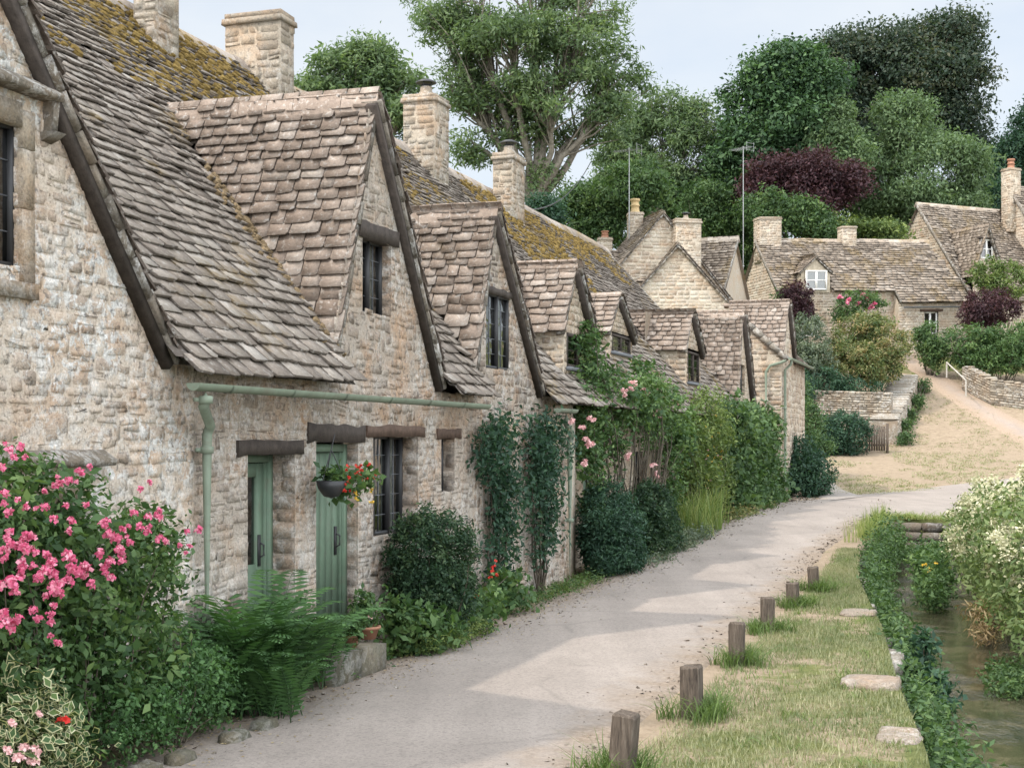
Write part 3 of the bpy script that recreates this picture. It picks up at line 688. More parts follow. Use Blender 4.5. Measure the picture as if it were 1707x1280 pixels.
# --- sixth: cross gable wing
cF = thing('stone_cottage', Rg(25.4, .1), 'narrow stone cottage wing with a tall steep slated gable rising behind the leafy bush', 'cottage', 'cottages of the old stone row')
row_wall(cF, 23.5, 27.6, [(24.2, 25.0, 3.3, 4.1)], G7, b0=.05, mat=stone_warm, deps=[.15], ztop=2.9, shl=False)
window(cF, R, 24.2, 25.0, 3.3, 4.1, .15, 2, 2, 4, black_iron, .035)
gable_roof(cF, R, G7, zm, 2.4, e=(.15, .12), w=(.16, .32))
mb = MB(); P0 = R(26.2, -.2, 2.7); V = norm(R(0, 1, .8) - R(0, 0, 0))
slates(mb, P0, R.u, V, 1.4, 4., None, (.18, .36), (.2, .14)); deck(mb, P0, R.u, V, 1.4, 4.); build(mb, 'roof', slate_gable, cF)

# --- end cottage of the row
cX = thing('stone_cottage', Rg(29.6, .8), 'two-storey stone end cottage of the row with green downpipe on its pale end wall', 'cottage', 'cottages of the old stone row')
XB, XZ = -.57, 4.58
G8 = Gab(28.95, 6.08, 27.75, 30.3, 4.5, XB, .12)
mb = MB(); zx = lambda b: XZ + (b - XB) * .92
stones(mb, lambda a, dd, z: R(27.6 - dd, a, z), lambda z: [(XB if z < XZ else XB + (z - XZ) / .92, 4. if z < 2.9 else 4 - (z - 2.9) / .825)], -.2, 5.6, (.1, .2), (.16, .45), (.002, .012), 0, (.1, .9), .86, True)
def spx(z):
    if z > 4.5: lo, hi = G8.span(z)
    else: lo, hi = 27.6, 33.2
    return cut(lo, hi, z, [(30.4, 31.3, 1.3, 2.3)]) if hi - lo > .1 else []
stones(mb, lambda a, dd, z: R(a, XB - dd, z), spx, -.2, 5.95, (.1, .2), (.16, .45), (.002, .012), 0, (.1, .9), .86, True)
mb.add(R(np.array([33.2] * 5), np.array([XB, 4, 4, .6, XB]), np.array([-.2, -.2, 2.9, 5.6, 4.6])), [0, 1, 2, 3, 4]); mb.add(R(np.array([27.6, 33.2, 33.2, 27.6]), 4., np.array([-.2, -.2, 3.2, 3.2])), [0, 1, 2, 3])
build(mb, 'wall', stone_warm, cX)
mb = MB(); V = norm(R(0, 1, .92) - R(0, 0, 0)); P0 = R(27.5, XB - .2, XZ - .18)
kx = lambda P: ~((R.inv(P)[0] > G8.tL) & (R.inv(P)[0] < G8.tR) & (G8.zg(R.inv(P)[0]) > zx(R.inv(P)[1]) + .05))
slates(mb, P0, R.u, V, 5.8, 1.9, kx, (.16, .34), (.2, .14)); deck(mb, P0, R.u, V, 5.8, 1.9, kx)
deck(mb, R(27.5, 4.05, 2.88), R.u, R(0, -1, .825) - R(0, 0, 0), 5.8, 4.43, None, 0, .5, 0, .4)
g = lambda a, b, c: P0 + np.asarray(a)[..., None] * V + np.asarray(b)[..., None] * R.u + np.asarray(c)[..., None] * norm(np.cross(R.u, V))
for s in np.arange(0, 1.75, .32): box(mb, g, s, s + .31, -.03, .2, -.1, .05, 1, rng.uniform(.3, .9), .006)
build(mb, 'roof', [slate_gable, stone_dark], cX)
gable_roof(cX, R, G8, zx, 1.15, e=(.19, .14), w=(.16, .32))
window(cX, R, 30.4, 31.3, 1.3, 2.3, XB + .1, 2, 2, 3, black_iron, .04)
half_gutter(cX, R, 27.4, 33., XB - .26, 4.42, gutter_paint, .06)
fx = lambda a, b, c: R(27.6 - b, XB + a, c)
downpipe(cX, fx, [(-.15, .1, 4.36), (.0, .1, 4.3), (.3, .1, 4.22), (.42, .1, 4.05), (.42, .1, 2.2), (.42, .1, .6)], gutter_paint, .04, [(.42, .1, 3.2), (.42, .1, 2.2)])
mb = MB(); box(mb, fx, .3, .54, .03, .2, 2.35, 2.62, 0, .5); build(mb, 'hopper', gutter_paint, cX)
downpipe(cX, R, [(27.75, XB - .26, 4.36), (27.75, XB - .24, 4.25), (27.75, XB - .08, 4.1), (27.75, XB - .08, .6)], gutter_paint, .04, [(27.75, XB - .08, 3.)])
# ------------------------------------------------------------------ houses beyond the row
def house(label, f, L, D, zb, ze, zr, ops=(), gabs=(), us=0., roofs=None, fb=0., wall=stone_warm, roofm=slate_far, ov=.25, rc=0., group='cottages up the hill', e=(.2, .16), w=(.22, .5), sh=(.11, .2)):
    t = thing('village_cottage', f(L / 2, D / 2, zb), label, 'cottage', group)
    sl = (zr - ze) / (D / 2 + ov); zmf = lambda b: ze + (b + ov) * sl
    f2 = lambda a, b, c: f(a, b, c) + np.asarray(us * np.asarray(a, float))[..., None] * np.array([0, 0, 1.])
    mb = MB()
    def sp(z):
        q = [(0, L)] if z < ze + .2 else []
        for G in gabs:
            if z >= ze + .2 and G.flush:
                q.append(G.span(z) if z > G.zf else (G.tL + .1, G.tR - .1))
        return [s for lo, hi in q if hi - lo > .05 for s in cut(lo, hi, z, ops)]
    top = max([ze + .2] + [G.za - .15 for G in gabs if G.flush])
    zs = sorted({zb - .6, ze + .2, top} | {o[2] for o in ops} | {o[3] for o in ops} | {G.zf for G in gabs if G.flush})
    for a, b in zip(zs, zs[1:]): stones(mb, lambda x, dd, z: f2(x, fb - dd, z), sp, a, b, sh, (.2, .5), (.002, .012), 0, (.1, .9))
    es = lambda z: [(0, D)] if z < ze else [((z - ze) / sl, D - (z - ze) / sl)]
    stones(mb, lambda x, dd, z: f2(0 * x - dd, x, z), es, zb - .6, zr - .15, sh, (.2, .5), (.002, .012), 0, (.2, 1.))
    mb.add(f2(np.array([L, L, L, L - rc, L]), np.array([0, D, D, D / 2, 0]), np.array([zb - .6, zb - .6, ze, zr - .05, ze])), [0, 1, 2, 3, 4], 0, .8)
    mb.add(f2(np.array([0, L, L, 0]), D, np.array([zb - .6, zb - .6, ze, ze])), [0, 1, 2, 3], 0, .8)
    for o in ops: reveal(mb, f2, o, fb, .2, 0, False)
    build(mb, 'wall', wall, t)
    mb = MB(); V = norm(f(0, 1, sl) - f(0, 0, 0)); U = f.u + np.array([0, 0, us])
    def kp(P):
        a, b, z = f.inv(P); k = a < L + .2 - rc * np.clip(b, 0, 9) / (D / 2)
        for G in gabs: k &= ~((a > G.tL + .05) & (a < G.tR - .05) & (b > G.b0 - .3) & (G.zg(a) > zmf(b) + .06))
        return k
    Nn = norm(np.cross(U, V))
    for (a0, a1, b0) in (roofs or [(-.18, L + .15, -ov)]):
        P0 = f2(a0, b0, zmf(b0)); Lv = (D / 2 - b0) * math.hypot(1, sl)
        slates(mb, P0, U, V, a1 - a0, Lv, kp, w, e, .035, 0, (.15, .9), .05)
        deck(mb, P0, U, V, a1 - a0, Lv, kp, -.03, .25); 
        for x in ((0,) if rc else (0, a1 - a0)):
            g = lambda a, b, c: P0 + x * U + np.asarray(a)[..., None] * V + np.asarray(b)[..., None] * U + np.asarray(c)[..., None] * Nn
            box(mb, g, 0, Lv, -.03, .03, -.12, .05, 1, .5)
    deck(mb, f2(-.18, D + .2, ze - .2), U, norm(f(0, -1, sl) - f(0, 0, 0)), L + .33 - rc, (D / 2 + .2) * math.hypot(1, sl), None, 0, .6, 0, .4)
    a = -.18
    while a < L + .1 - rc:
        l = rng.uniform(.4, .6); P = f2(np.array([a, a + l - .01]), D / 2, zr)
        h = lambda x, y, c: f2(y, D / 2 + np.asarray(x), zr + np.asarray(c))
        prism(mb, h, [(-.16, -.16 * sl), (-.16, -.16 * sl + .09), (-.03, .09), (.03, .09), (.16, -.16 * sl + .09), (.16, -.16 * sl), (0, -.02)], a, a + l - .01, 0, rng.uniform(.6, 1.)); a += l
    build(mb, 'roof', [roofm, stone_dark], t)
    for G in gabs: gable_roof(t, f2f(f, us), G, zmf, (G.za - ze) / sl - ov + .1, roofm, e=e, w=w, vr=(.2, .9))
    return t, f2, zmf
class f2f:
    def __init__(s, f, us): s.f, s.us, s.u, s.n, s.z = f, us, f.u, f.n, f.z
    def __call__(s, a, b, c): return s.f(a, b, c) + np.asarray(s.us * (np.asarray(a, float) + 0 * np.asarray(b, float)))[..., None] * np.array([0, 0, 1.])
    def inv(s, P):
        a, b, z = s.f.inv(P); return a, b, z - s.us * a

# long cottage facing the lane
fC = Fr((13.35, 72.), radians(14))
GC = Gab(1.94, 11.32, 1.02, 2.86, 10.5, -.12, .1)
GC.flush = False
hC, f2, zmC = house('long low cottage across the slope with white dormer window and pink roses under its eaves', fC, 10.1, 5., 5.6, 9.55, 12.45, [(1.2, 2.2, 7.3, 8.4), (4.5, 5.6, 7.2, 8.3)], [GC], .03, [(-.18, 6.3, -.25), (6.3, 10.25, -.85)], rc=.85)
mb = MB(); stones(mb, lambda x, dd, z: f2(x, -.55 - dd, z), lambda z: cut(6.3, 10.1, z, [(7.75, 8.55, 7.3, 8.45)]), 5., 8.9, (.11, .2), (.2, .5), (.002, .012), 0, (.3, 1.))
mb.add(f2(6.3, np.array([-.55, 0, 0, -.55]), np.array([5., 5., 9.5, 8.95])), [0, 1, 2, 3], 0, .8)
build(mb, 'lean_to_wall', stone_warm, hC)
mb = MB(); prism(mb, f2, [(1.15, 9.5), (2.73, 9.5), (2.73, 10.45), (1.94, 11.2), (1.15, 10.45)], -.1, .02); prism(mb, f2, [(1.15, 9.5), (1.2, 9.5), (1.2, 10.5), (1.15, 10.45)], .02, 1.2); prism(mb, f2, [(2.68, 9.5), (2.73, 9.5), (2.73, 10.45), (2.68, 10.5)], .02, 1.2)
build(mb, 'dormer_front', render_mat, hC)
def cott_window(par, f, a0, a1, z0, z1, b, m=white_paint, lights=2, rows=2, cols=1, extra=None):
    mb = MB(); gl = MB(); q = .07
    for s in ((a0, a0 + q, z0, z1), (a1 - q, a1, z0, z1), (a0 + q, a1 - q, z0, z0 + q), (a0 + q, a1 - q, z1 - q, z1)): box(mb, f, s[0], s[1], b - .05, b + .04, s[2], s[3])
    for i in range(1, lights): x = a0 + (a1 - a0) * i / lights; box(mb, f, x - .05, x + .05, b - .045, b + .035, z0 + q, z1 - q)
    for i in range(1, rows): z = z0 + (z1 - z0) * i / rows; box(mb, f, a0 + q, a1 - q, b - .03, b + .03, z - .02, z + .02)
    gl.add(f(np.array([a0, a1, a1, a0]), b, np.array([z0, z0, z1, z1])), [0, 1, 2, 3])
    w = build(mb, 'window', m, par); build(gl, 'glass', glass, w)
    if extra:
        cb = MB(); box(cb, f, a0 + .1, (a0 + a1) / 2 + .05, b + .1, b + .13, z0 + .1, z1 - .1); build(cb, 'curtain', extra, w)
    return w
cott_window(hC, f2, 1.36, 2.52, 9.62, 10.6, -.17); cott_window(hC, f2, 7.75, 8.55, 7.3, 8.45, -.4); cott_window(hC, f2, 1.2, 2.2, 7.3, 8.4, .1); cott_window(hC, f2, 4.5, 5.6, 7.2, 8.3, .1, dark_timber)
chimney(hC, f2, -.1, 1.1, 2.1, 2.9, 11.3, 13.5, stone_warm, None, .12); chimney(hC, f2, 4.6, 5.4, 2.2, 2.8, 11.6, 13.1, stone_warm, None, .1)
lintel(hC, f2, 7.5, 8.8, 8.45, 8.58, -.55, brown_timber); half_gutter(hC, f2, 6.4, 10.2, -.95, 8.68, lead, .07)
# tall cottage at the right edge
fR = Fr((24.6, 77.), radians(25))
GR = Gab(1.05, 13.7, -.05, 2.2, 10.9, -.02, .15)
hR, f2r, zmR = house('tall stone cottage at the top of the lane with a pointed gable and red curtain', fR, 5.8, 8.4, 6., 9.7, 15.4, [(.62, 1.5, 11.9, 12.95), (.8, 1.7, 8.3, 9.3)], [GR])
cott_window(hR, f2r, .62, 1.5, 11.9, 12.95, .08, extra=red_cloth); cott_window(hR, f2r, .8, 1.7, 8.3, 9.3, .1)
lintel(hR, f2r, .5, 1.62, 12.95, 13.05, -.02, dark_timber)
fR2 = Fr(fR(5.85, -1.3, 0), radians(25))
hR2, f3, _ = house('stone cottage with bare gable end and stout chimney, furthest up the lane', fR2, 7., 9., 6.3, 10.2, 16.6, [(2., 3., 11., 12.)])
cott_window(hR2, f3, 2., 3., 11., 12., .1)
chimney(hR2, f3, -.45, .35, 4.1, 4.8, 14., 17.5, stone_warm, (terracotta, .55, .2))
fR0 = Fr((21.6, 88.), radians(-20))
house('little stone outbuilding roof showing between the two hill cottages', fR0, 3.2, 3., 9., 13.6, 15.6)
# houses right behind the end of the row
fB = Fr((3.45, 56.), radians(0))
GB1 = Gab(3., 9.75, -.15, 6.15, 6.2, 0., .16)
def gable_house(label, f, G, zb, depth, group='cottages up the hill', wall=stone_warm, ops=()):
    t = thing('village_cottage', f(G.t, depth / 2, zb), label, 'cottage', group)
    mb = MB(); lo0, hi0 = G.tL + .15, G.tR - .15
    sp = lambda z: cut(*((lo0, hi0) if z < G.zf + .1 else G.span(z)), z, ops)
    stones(mb, lambda a, dd, z: f(a, -dd, z), sp, zb - .5, G.za - .15, (.11, .2), (.2, .5), (.002, .012), 0, (.2, 1.))
    for x in (lo0, hi0): mb.add(f(x, np.array([0, depth, depth, 0]), np.array([zb - .5, zb - .5, G.zf + .1, G.zf + .1])), [0, 1, 2, 3], 0, .7)
    mb.add(f(np.array([lo0, hi0, hi0, G.t, lo0]), depth, np.array([zb - .5, zb - .5, G.zf, G.za - .1, G.zf])), [0, 1, 2, 3, 4], 0, .7)
    build(mb, 'wall', wall, t)
    gable_roof(t, f, G, lambda b: np.where(b < depth + .1, -9., 99.), depth + .1, slate_far, 'roof', (.2, .15), (.22, .46), (.2, .9))
    return t
hB1 = gable_house('stone cottage with plain broad gable end just past the mossy row', fB, GB1, .9, 6.5)
fB0 = Fr((3.2, 62.), radians(13))
GB0 = Gab(3.45, 12.05, -.1, 7., 7.9, 0., .16)
hB0 = gable_house('higher stone cottage with steep gable and yellow chimney pot behind the plain gable', fB0, GB0, 2., 3.2)
chimney(hB0, fB0, 3.9, 5.05, -.5, .25, 8.5, 11.55, stone_warm, 'cowl', .2)
fw = Fr((1.6, 63.8), radians(4))
chimney(hB0, fw, 3.75, 4.4, .9, 1.5, 9.6, 12.3, stone_warm, (buff_pot, .62, .2)); chimney(hB0, fw, 2.35, 2.95, .6, 1.1, 9.6, 11.1, stone_warm, (terracotta, .3, .16))
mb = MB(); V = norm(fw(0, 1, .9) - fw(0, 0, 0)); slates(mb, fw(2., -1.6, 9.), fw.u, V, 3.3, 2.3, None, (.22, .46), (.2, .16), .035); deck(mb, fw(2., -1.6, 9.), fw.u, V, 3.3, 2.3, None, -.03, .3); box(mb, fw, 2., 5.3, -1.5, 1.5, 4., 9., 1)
build(mb, 'rear_wing', [slate_far, stone_warm], hB0)
fv = Fr((7.4, 65.), radians(-24))
hB3 = house('stone cottage showing one slope of slates right of the cowled chimney', fv, 2.1, 4.6, 3., 8.6, 11.4)[0]
# ------------------------------------------------------------------ the ground
def M_ground():
    t = NT('earth_and_dry_grass'); p = t.pos()
    n1 = t.noise(.35, 5, .65); n2 = t.noise(5, 6, .7); n3 = t.noise(1.4, 5, .65, dist=.5)
    dry = t.ramp(n2, [(.25, (.175, .13, .088)), (.45, (.275, .214, .152)), (.75, (.345, .275, .20))])
    grn = t.ramp(n2, [(.25, (.06, .075, .025)), (.6, (.15, .16, .06)), (.8, (.27, .25, .11))])
    w = t.attr('w')
    f = t.ramp(t.ma('ADD', w, t.ma('MULTIPLY', t.ma('SUBTRACT', n3, .5), 1.1)), [(.42, 0), (.58, 1)])
    c = t.mix(f, dry, grn)
    return t.done(t.pbsdf(c, .97, t.bump(t.ma('ADD', n2, t.noise(40, 3)), .8, .05), **{'Specular IOR Level': .1}))
tl = np.unique(np.concatenate([np.arange(-40, -14, 1.), np.arange(-14, 30, .4), [T_CUL - .02, T_CUL], np.arange(30, 90, 1.5), np.arange(90, 340, 12)]))
el = np.unique(np.concatenate([np.arange(-160, -30, 8.), np.arange(-30, -6, 1.5), np.arange(-6, -3.4, .3), np.arange(-3.4, -2.4, .12), np.arange(-2.4, -.3, .3), [-.3, -.1, -.05, -.03, 0, .15, .4], np.arange(.8, 14, .7), np.arange(14, 40, 2.), np.arange(40, 180, 10)]))
tt, ee = np.meshgrid(tl, el, indexing='ij'); P = R(tt, ee + bank(tt), 0.)
Z = hgt(P[..., 0], P[..., 1]); d_ = ee + bank(tt); P[..., 2] = Z + .05 * (fbm(P[..., 0] * .7, P[..., 1] * .7) - .5) * (ee < 3) - .02
mb = MB(); ny = len(el); i, j = np.meshgrid(np.arange(len(tl) - 1), np.arange(ny - 1), indexing='ij')
mb.add(P.reshape(-1, 3), np.stack([i * ny + j, (i + 1) * ny + j, (i + 1) * ny + j + 1, i * ny + j + 1], -1).reshape(-1, 4))
gnd = build(mb, 'ground', M_ground(), org=(0, 0, 0), smooth=True); tag(gnd, kind='structure')
wv = np.zeros(P.shape[:2]); X_, Y_ = P[..., 0], P[..., 1]
wv = np.where((Y_ > 41) & (Y_ < 72) & (X_ > 8.4), np.interp(Y_, [41, 43, 48, 62, 68, 72], [.55, .3, .0, .05, .3, .8]), 1.)
wv = np.where((tt < T_CUL) & (ee > -.0) & (Y_ < 42), .55, wv); wv = np.where((d_ > -4) & (d_ < 1) & (tt < 30), .35, wv)
a = gnd.data.attributes.new('w', 'FLOAT', 'POINT'); a.data.foreach_set('value', wv.ravel())

def strip(name, Ls, Rs, mat, n=16, dz=.004, sub=6):
    Ls = np.array(Ls, float); Rs = np.array(Rs, float); k = np.arange(len(Ls)); q = np.linspace(0, len(Ls) - 1, (len(Ls) - 1) * sub + 1)
    Lc = np.stack([np.interp(q, k, Ls[:, c]) for c in (0, 1)], -1); Rc = np.stack([np.interp(q, k, Rs[:, c]) for c in (0, 1)], -1)
    s = np.linspace(0, 1, n + 1); P2 = Lc[:, None] * (1 - s)[None, :, None] + Rc[:, None] * s[None, :, None]
    ed_ = np.minimum(s, 1 - s)[None] * np.linalg.norm(Lc - Rc, axis=-1)[:, None]; z = hgt0(P2[..., 0], P2[..., 1]) + dz + .02 * np.sin(pi * s)[None] - .075 * (1 - np.clip(ed_ / .2, 0, 1))
    P = np.concatenate([P2, z[..., None]], -1); m = n + 1
    i, j = np.meshgrid(np.arange(len(q) - 1), np.arange(n), indexing='ij')
    mb = MB(); mb.add(P.reshape(-1, 3), np.stack([i * m + j, i * m + j + 1, (i + 1) * m + j + 1, (i + 1) * m + j], -1).reshape(-1, 4))
    o = build(mb, name, mat, org=(0, 0, 0), smooth=True); tag(o, kind='structure')
    e = np.minimum(s, 1 - s) * np.linalg.norm(Lc - Rc, axis=-1)[:, None]
    a = o.data.attributes.new('edge', 'FLOAT', 'POINT'); a.data.foreach_set('value', np.clip(e, 0, 3).ravel())
    return o
def M_road(name, cols, edge, ew):
    t = NT(name); p0 = t.pos(); f = t.noise(.45, 5, .6); c = t.ramp(f, [(.3, cols[0]), (.7, cols[1])])
    c = t.mix(.5, c, t.mix(1., c, t.ramp(t.noise(70, 4, .75), [(.25, .6), (.75, 1.35)]), 'MULTIPLY'))
    pr = t.n('ShaderNodeMapping', {'Vector': p0, 'Rotation': (0, 0, TH), 'Scale': (2.6, .16, 1)}).outputs[0]
    c = t.mix(.35, c, t.mix(1., c, t.ramp(t.noise(1., 4, .6, pr), [(.3, .74), (.7, 1.2)]), 'MULTIPLY'))
    sp = t.n('ShaderNodeTexVoronoi', {'Vector': p0, 'Scale': 55.}).outputs['Color']; c = t.mix(.3, c, t.mix(1., c, t.ramp(t.n('ShaderNodeSeparateColor', {0: sp}).outputs[0], [(.05, .35), (.3, 1.), (.9, 1.2)]), 'MULTIPLY'))
    pt = t.noise(1.1, 4, .7, dist=.6); c = t.mix(t.ma('MULTIPLY', t.ramp(pt, [(.5, 0), (.68, 1)]), .3), c, (.19, .168, .15))
    ck = t.n('ShaderNodeTexVoronoi', {'Vector': t.n('ShaderNodeMix', {0: .12, 4: t.pos(), 5: t.noise(2.5, 4, out='Color')}, data_type='VECTOR').outputs[1], 'Scale': .55}, feature='DISTANCE_TO_EDGE').outputs[0]
    cr = t.ma('MULTIPLY', t.ramp(ck, [(.0, 1), (.017, 0)]), t.ramp(t.noise(.8, 3), [(.47, 0), (.56, 1)]))
    c = t.mix(t.ma('MULTIPLY', cr, .3), c, (.10, .09, .08))
    e = t.ma('ADD', t.attr('edge'), t.ma('MULTIPLY', t.ma('SUBTRACT', t.noise(1.7, 5, .7), .5), 1.3))
    d = t.ramp(t.noise(22, 6, .75), [(.3, edge[0]), (.55, edge[1]), (.75, edge[2])])
    ef = t.ramp(t.ma('MULTIPLY', e, 1 / ew), [(.25, 1), (.8, 0)])
    c = t.mix(ef, c, d)
    n = t.bump(t.ma('ADD', t.noise(120, 3, .7), t.ma('MULTIPLY', t.noise(9, 4), .5)), .5, .012)
    return t.done(t.pbsdf(c, .95, n, **{'Specular IOR Level': .15}))
road_m = M_road('pale_worn_tarmac', ((.215, .187, .166), (.275, .24, .213)), ((.12, .092, .07), (.22, .175, .135), (.33, .275, .225)), .8)
gravel_m = M_road('gravel', ((.23, .205, .185), (.30, .27, .245)), ((.17, .13, .09), (.28, .23, .18), (.4, .35, .29)), .5)
XY = lambda t, d: R(t, d, 0.)[:2]
rr = lambda t: np.interp(t, [-30, 0, 8, 13, 19.2], [-3.75, -3.55, -3.5, -3.42, -3.7])
Ls = [XY(t, -.28) for t in (-30, -20, -10, -4, 0, 4, 8, 12, 16, 20, 24, 27)] + [(8.2, 40.6), (9.4, 42.6), (11.6, 45.6), (14.2, 48.2), (17.6, 51), (26, 55), (45, 60)]
Rs = [XY(t, rr(t)) for t in (-30, -20, -10, -4, 0, 4, 8, 12, 16, 19.2)] + [XY(19.9, -4.4), XY(20.2, -5.4), XY(20.4, -6.2), XY(20.6, -7.), XY(20.8, -8.), (14.5, 31.6), (18, 33), (26, 36), (45, 40)]
strip('road', Ls, Rs, road_m, 18)
strip('gravel_path', [(8.5, 39.2), (8.9, 43.), (9.5, 47.), (10.2, 52.), (11.2, 56.5)], [(10.4, 42.), (10.6, 44.5), (10.9, 48.), (11.5, 52.), (12.3, 56.)], gravel_m, 8, .012)
strip('hill_path', [(21.5, 52.5), (21.2, 57), (20.4, 61), (19.6, 66), (19.3, 70), (19.3, 74)], [(25, 54), (23.5, 58), (22.2, 62), (21.1, 66.5), (20.6, 70), (20.6, 74)], M_road('hill_path_dirt', ((.25, .205, .175), (.30, .25, .21)), ((.19, .138, .098), (.29, .222, .166), (.36, .285, .218)), 1.4), 8, .012)

# water
def M_water():
    t = NT('stream_water'); bed = t.ramp(t.noise(1.6, 5, .7, dist=.8), [(.3, (.018, .022, .013)), (.5, (.05, .046, .028)), (.7, (.13, .108, .07))])
    p = t.n('ShaderNodeMapping', {'Vector': t.pos(), 'Scale': (1., .45, 1.), 'Rotation': (0, 0, .3)}).outputs[0]
    h = t.ma('ADD', t.noise(5, 4, .6, p, 1.2), t.ma('MULTIPLY', t.noise(24, 4, .6, p, .8), .6))
    return t.done(t.pbsdf(bed, .04, t.bump(h, t.ramp(t.noise(.9, 3), [(.42, .06), (.6, 1.)]), .04), **{'Specular IOR Level': .7}))
ts = np.arange(-38, T_CUL + 1.2, .8); mb = MB(); es = np.array([.02, -.8, -1.7, -2.6, -3.6])
P = R(ts[:, None], bank(ts)[:, None] + es[None], 0.); P[..., 2] = hgt0(P[..., 0], P[..., 1]).mean(1)[:, None] * .5 - .62; n = len(es)
i, j = np.meshgrid(np.arange(len(ts) - 1), np.arange(n - 1), indexing='ij'); mb.add(P.reshape(-1, 3), np.stack([i * n + j, (i + 1) * n + j, (i + 1) * n + j + 1, i * n + j + 1], -1).reshape(-1, 4))
tag(build(mb, 'water', M_water(), org=(0, 0, 0)), kind='structure')

# stone edging of the bank: slabs, each liftable
def rock(mb, c, sx, sy, sz, ang, j=.12, m=0, v=.5, n=(4, 3, 2)):
    gx, gy, gz = n; pts = {}; V = []; F = []
    def idx(i, j_, k):
        if (i, j_, k) not in pts:
            p = np.array([i / gx - .5, j_ / gy - .5, k / gz - .5]); q = p * 2; r = 1 - .10 * (abs(q[0]) ** 4 + abs(q[1]) ** 4 + abs(q[2]) ** 4 - 1).clip(0)
            pts[(i, j_, k)] = len(V); V.append(p * r * (1 + rng.normal(0, j, 3)))
        return pts[(i, j_, k)]
    for k in (0, gz):
        for i in range(gx):
            for j_ in range(gy): F.append([idx(i, j_, k), idx(i + 1, j_, k), idx(i + 1, j_ + 1, k), idx(i, j_ + 1, k)])
    for j_ in (0, gy):
        for i in range(gx):
            for k in range(gz): F.append([idx(i, j_, k), idx(i + 1, j_, k), idx(i + 1, j_, k + 1), idx(i, j_, k + 1)])
    for i in (0, gx):
        for j_ in range(gy):
            for k in range(gz): F.append([idx(i, j_, k), idx(i, j_ + 1, k), idx(i, j_ + 1, k + 1), idx(i, j_, k + 1)])
    V = np.array(V); F = np.array(F); Q = V[F]; fl = (np.cross(Q[:, 1] - Q[:, 0], Q[:, 2] - Q[:, 0]) * Q.mean(1)).sum(1) < 0; F[fl] = F[fl][:, ::-1]
    V = V * [sx, sy, sz]; ca, sa = cos(ang), sin(ang)
    V = np.stack([V[:, 0] * ca - V[:, 1] * sa, V[:, 0] * sa + V[:, 1] * ca, V[:, 2]], -1) + c
    mb.add(V, F, m, v)
slab_m = M_stone('pale_bank_stone', [(0, (.12, .098, .08)), (.5, (.19, .158, .127)), (1, (.26, .22, .18))], .35, .25, .45)
mb = MB(); t = -9.
while t < 19:                                # coursed retaining wall under the bank edge
    for lv in range(4):
        l = rng.uniform(.2, .8)
        if lv == 0 and rng.random() < .55: continue
        rock(mb, R(t + rng.uniform(-.1, .3), bank(t) + .05 + rng.normal(0, .03), H1(*XY(t, bank(t) + .3)) - .15 - .19 * lv + rng.normal(0, .02)), l, rng.uniform(.16, .3), rng.uniform(.12, .21), TH * 0 + pi / 2 - TH, .05, 0, rng.random())
    t += .5
for q in np.arange(0, 3.4, .45):
    for lv in range(4):
        p = R(T_CUL + .02, bank(T_CUL) - q, 0.); rock(mb, p + [0, 0, hgt0(p[0], p[1]) - .16 - .2 * lv], .2, .46, .19, pi / 2 - TH, .06, 0, rng.random() * .4)
tag(build(mb, 'bank_wall', stone_dark), 'low rubble wall holding the stream bank below the lawn', 'retaining wall')
sl = [(-2.6, .5, .3, .1, 'long pale stone slab at the lawn corner nearest the camera'), (-.3, .5, .5, .13, 'squarish cracked stone block on the bank beside the dry tuft'), (4.9, .6, .42, .06, 'flat bare stone slab on the bank near the smallest post')]
for t, sx, sy, sz, lb in sl:
    mb = MB(); p = Rg(t, bank(t) + sy * .42 + .03); rock(mb, p + [0, 0, -sz * .22], sx, sy, sz, pi / 2 - TH + rng.normal(0, .06), .05, 0, .7, (6, 5, 3)); tag(build(mb, 'stone_slab', slab_m), lb, 'stone slab', 'stone slabs along the stream bank')

# timber posts
mb = MB(); hw = .074
def post_mesh(seed, h):
    r = np.random.default_rng(seed); mb = MB(); th = np.array([-.98, -.6, .6, .98]); ring = []
    for k in range(4): 
        ring += [(hw * .98 * a, hw * b) for a, b in ([(-.8, -1), (.8, -1), (1, -.8), (1, .8)] if k == 0 else [])]
    oct_ = np.array([(-.82, -1), (.82, -1), (1, -.82), (1, .82), (.82, 1), (-.82, 1), (-1, .82), (-1, -.82)]) * hw
    zs = [-.3, .0, h * .5, h - .015, h]; rows = []
    for q, z in enumerate(zs):
        s = (1 + r.normal(0, .012)) * (1. if q < 4 else .86); tilt = r.normal(0, .006, 8) if q > 2 else 0
        rows.append(np.column_stack([oct_ * s, np.full(8, z) + tilt]))
    V = np.concatenate(rows); j = np.arange(8); j2 = (j + 1) % 8
    for q in range(4): mb.add(V[q * 8:q * 8 + 16], np.stack([j, j2, 8 + j2, 8 + j], -1))
    mb.add(rows[-1], list(range(8)))
    return mb
pl = [(-4.37, -3.75, .39, 'weathered timber post at the bottom of the picture, thickest looking of the six'), (-2.26, -3.79, .375, 'second timber post up from the bottom, in a deep green grass tuft'), (.5, -3.69, .375, 'third timber post from the bottom, dark with a squared top'), (2.87, -3.65, .36, 'fourth timber post from the bottom, beside the bare lawn patch'), (5.32, -3.63, .30, 'short rounded timber post leaning in grass, second from the far end'), (7.26, -3.68, .31, 'farthest timber post of the lawn edge, pale and small')]
POSTS = []
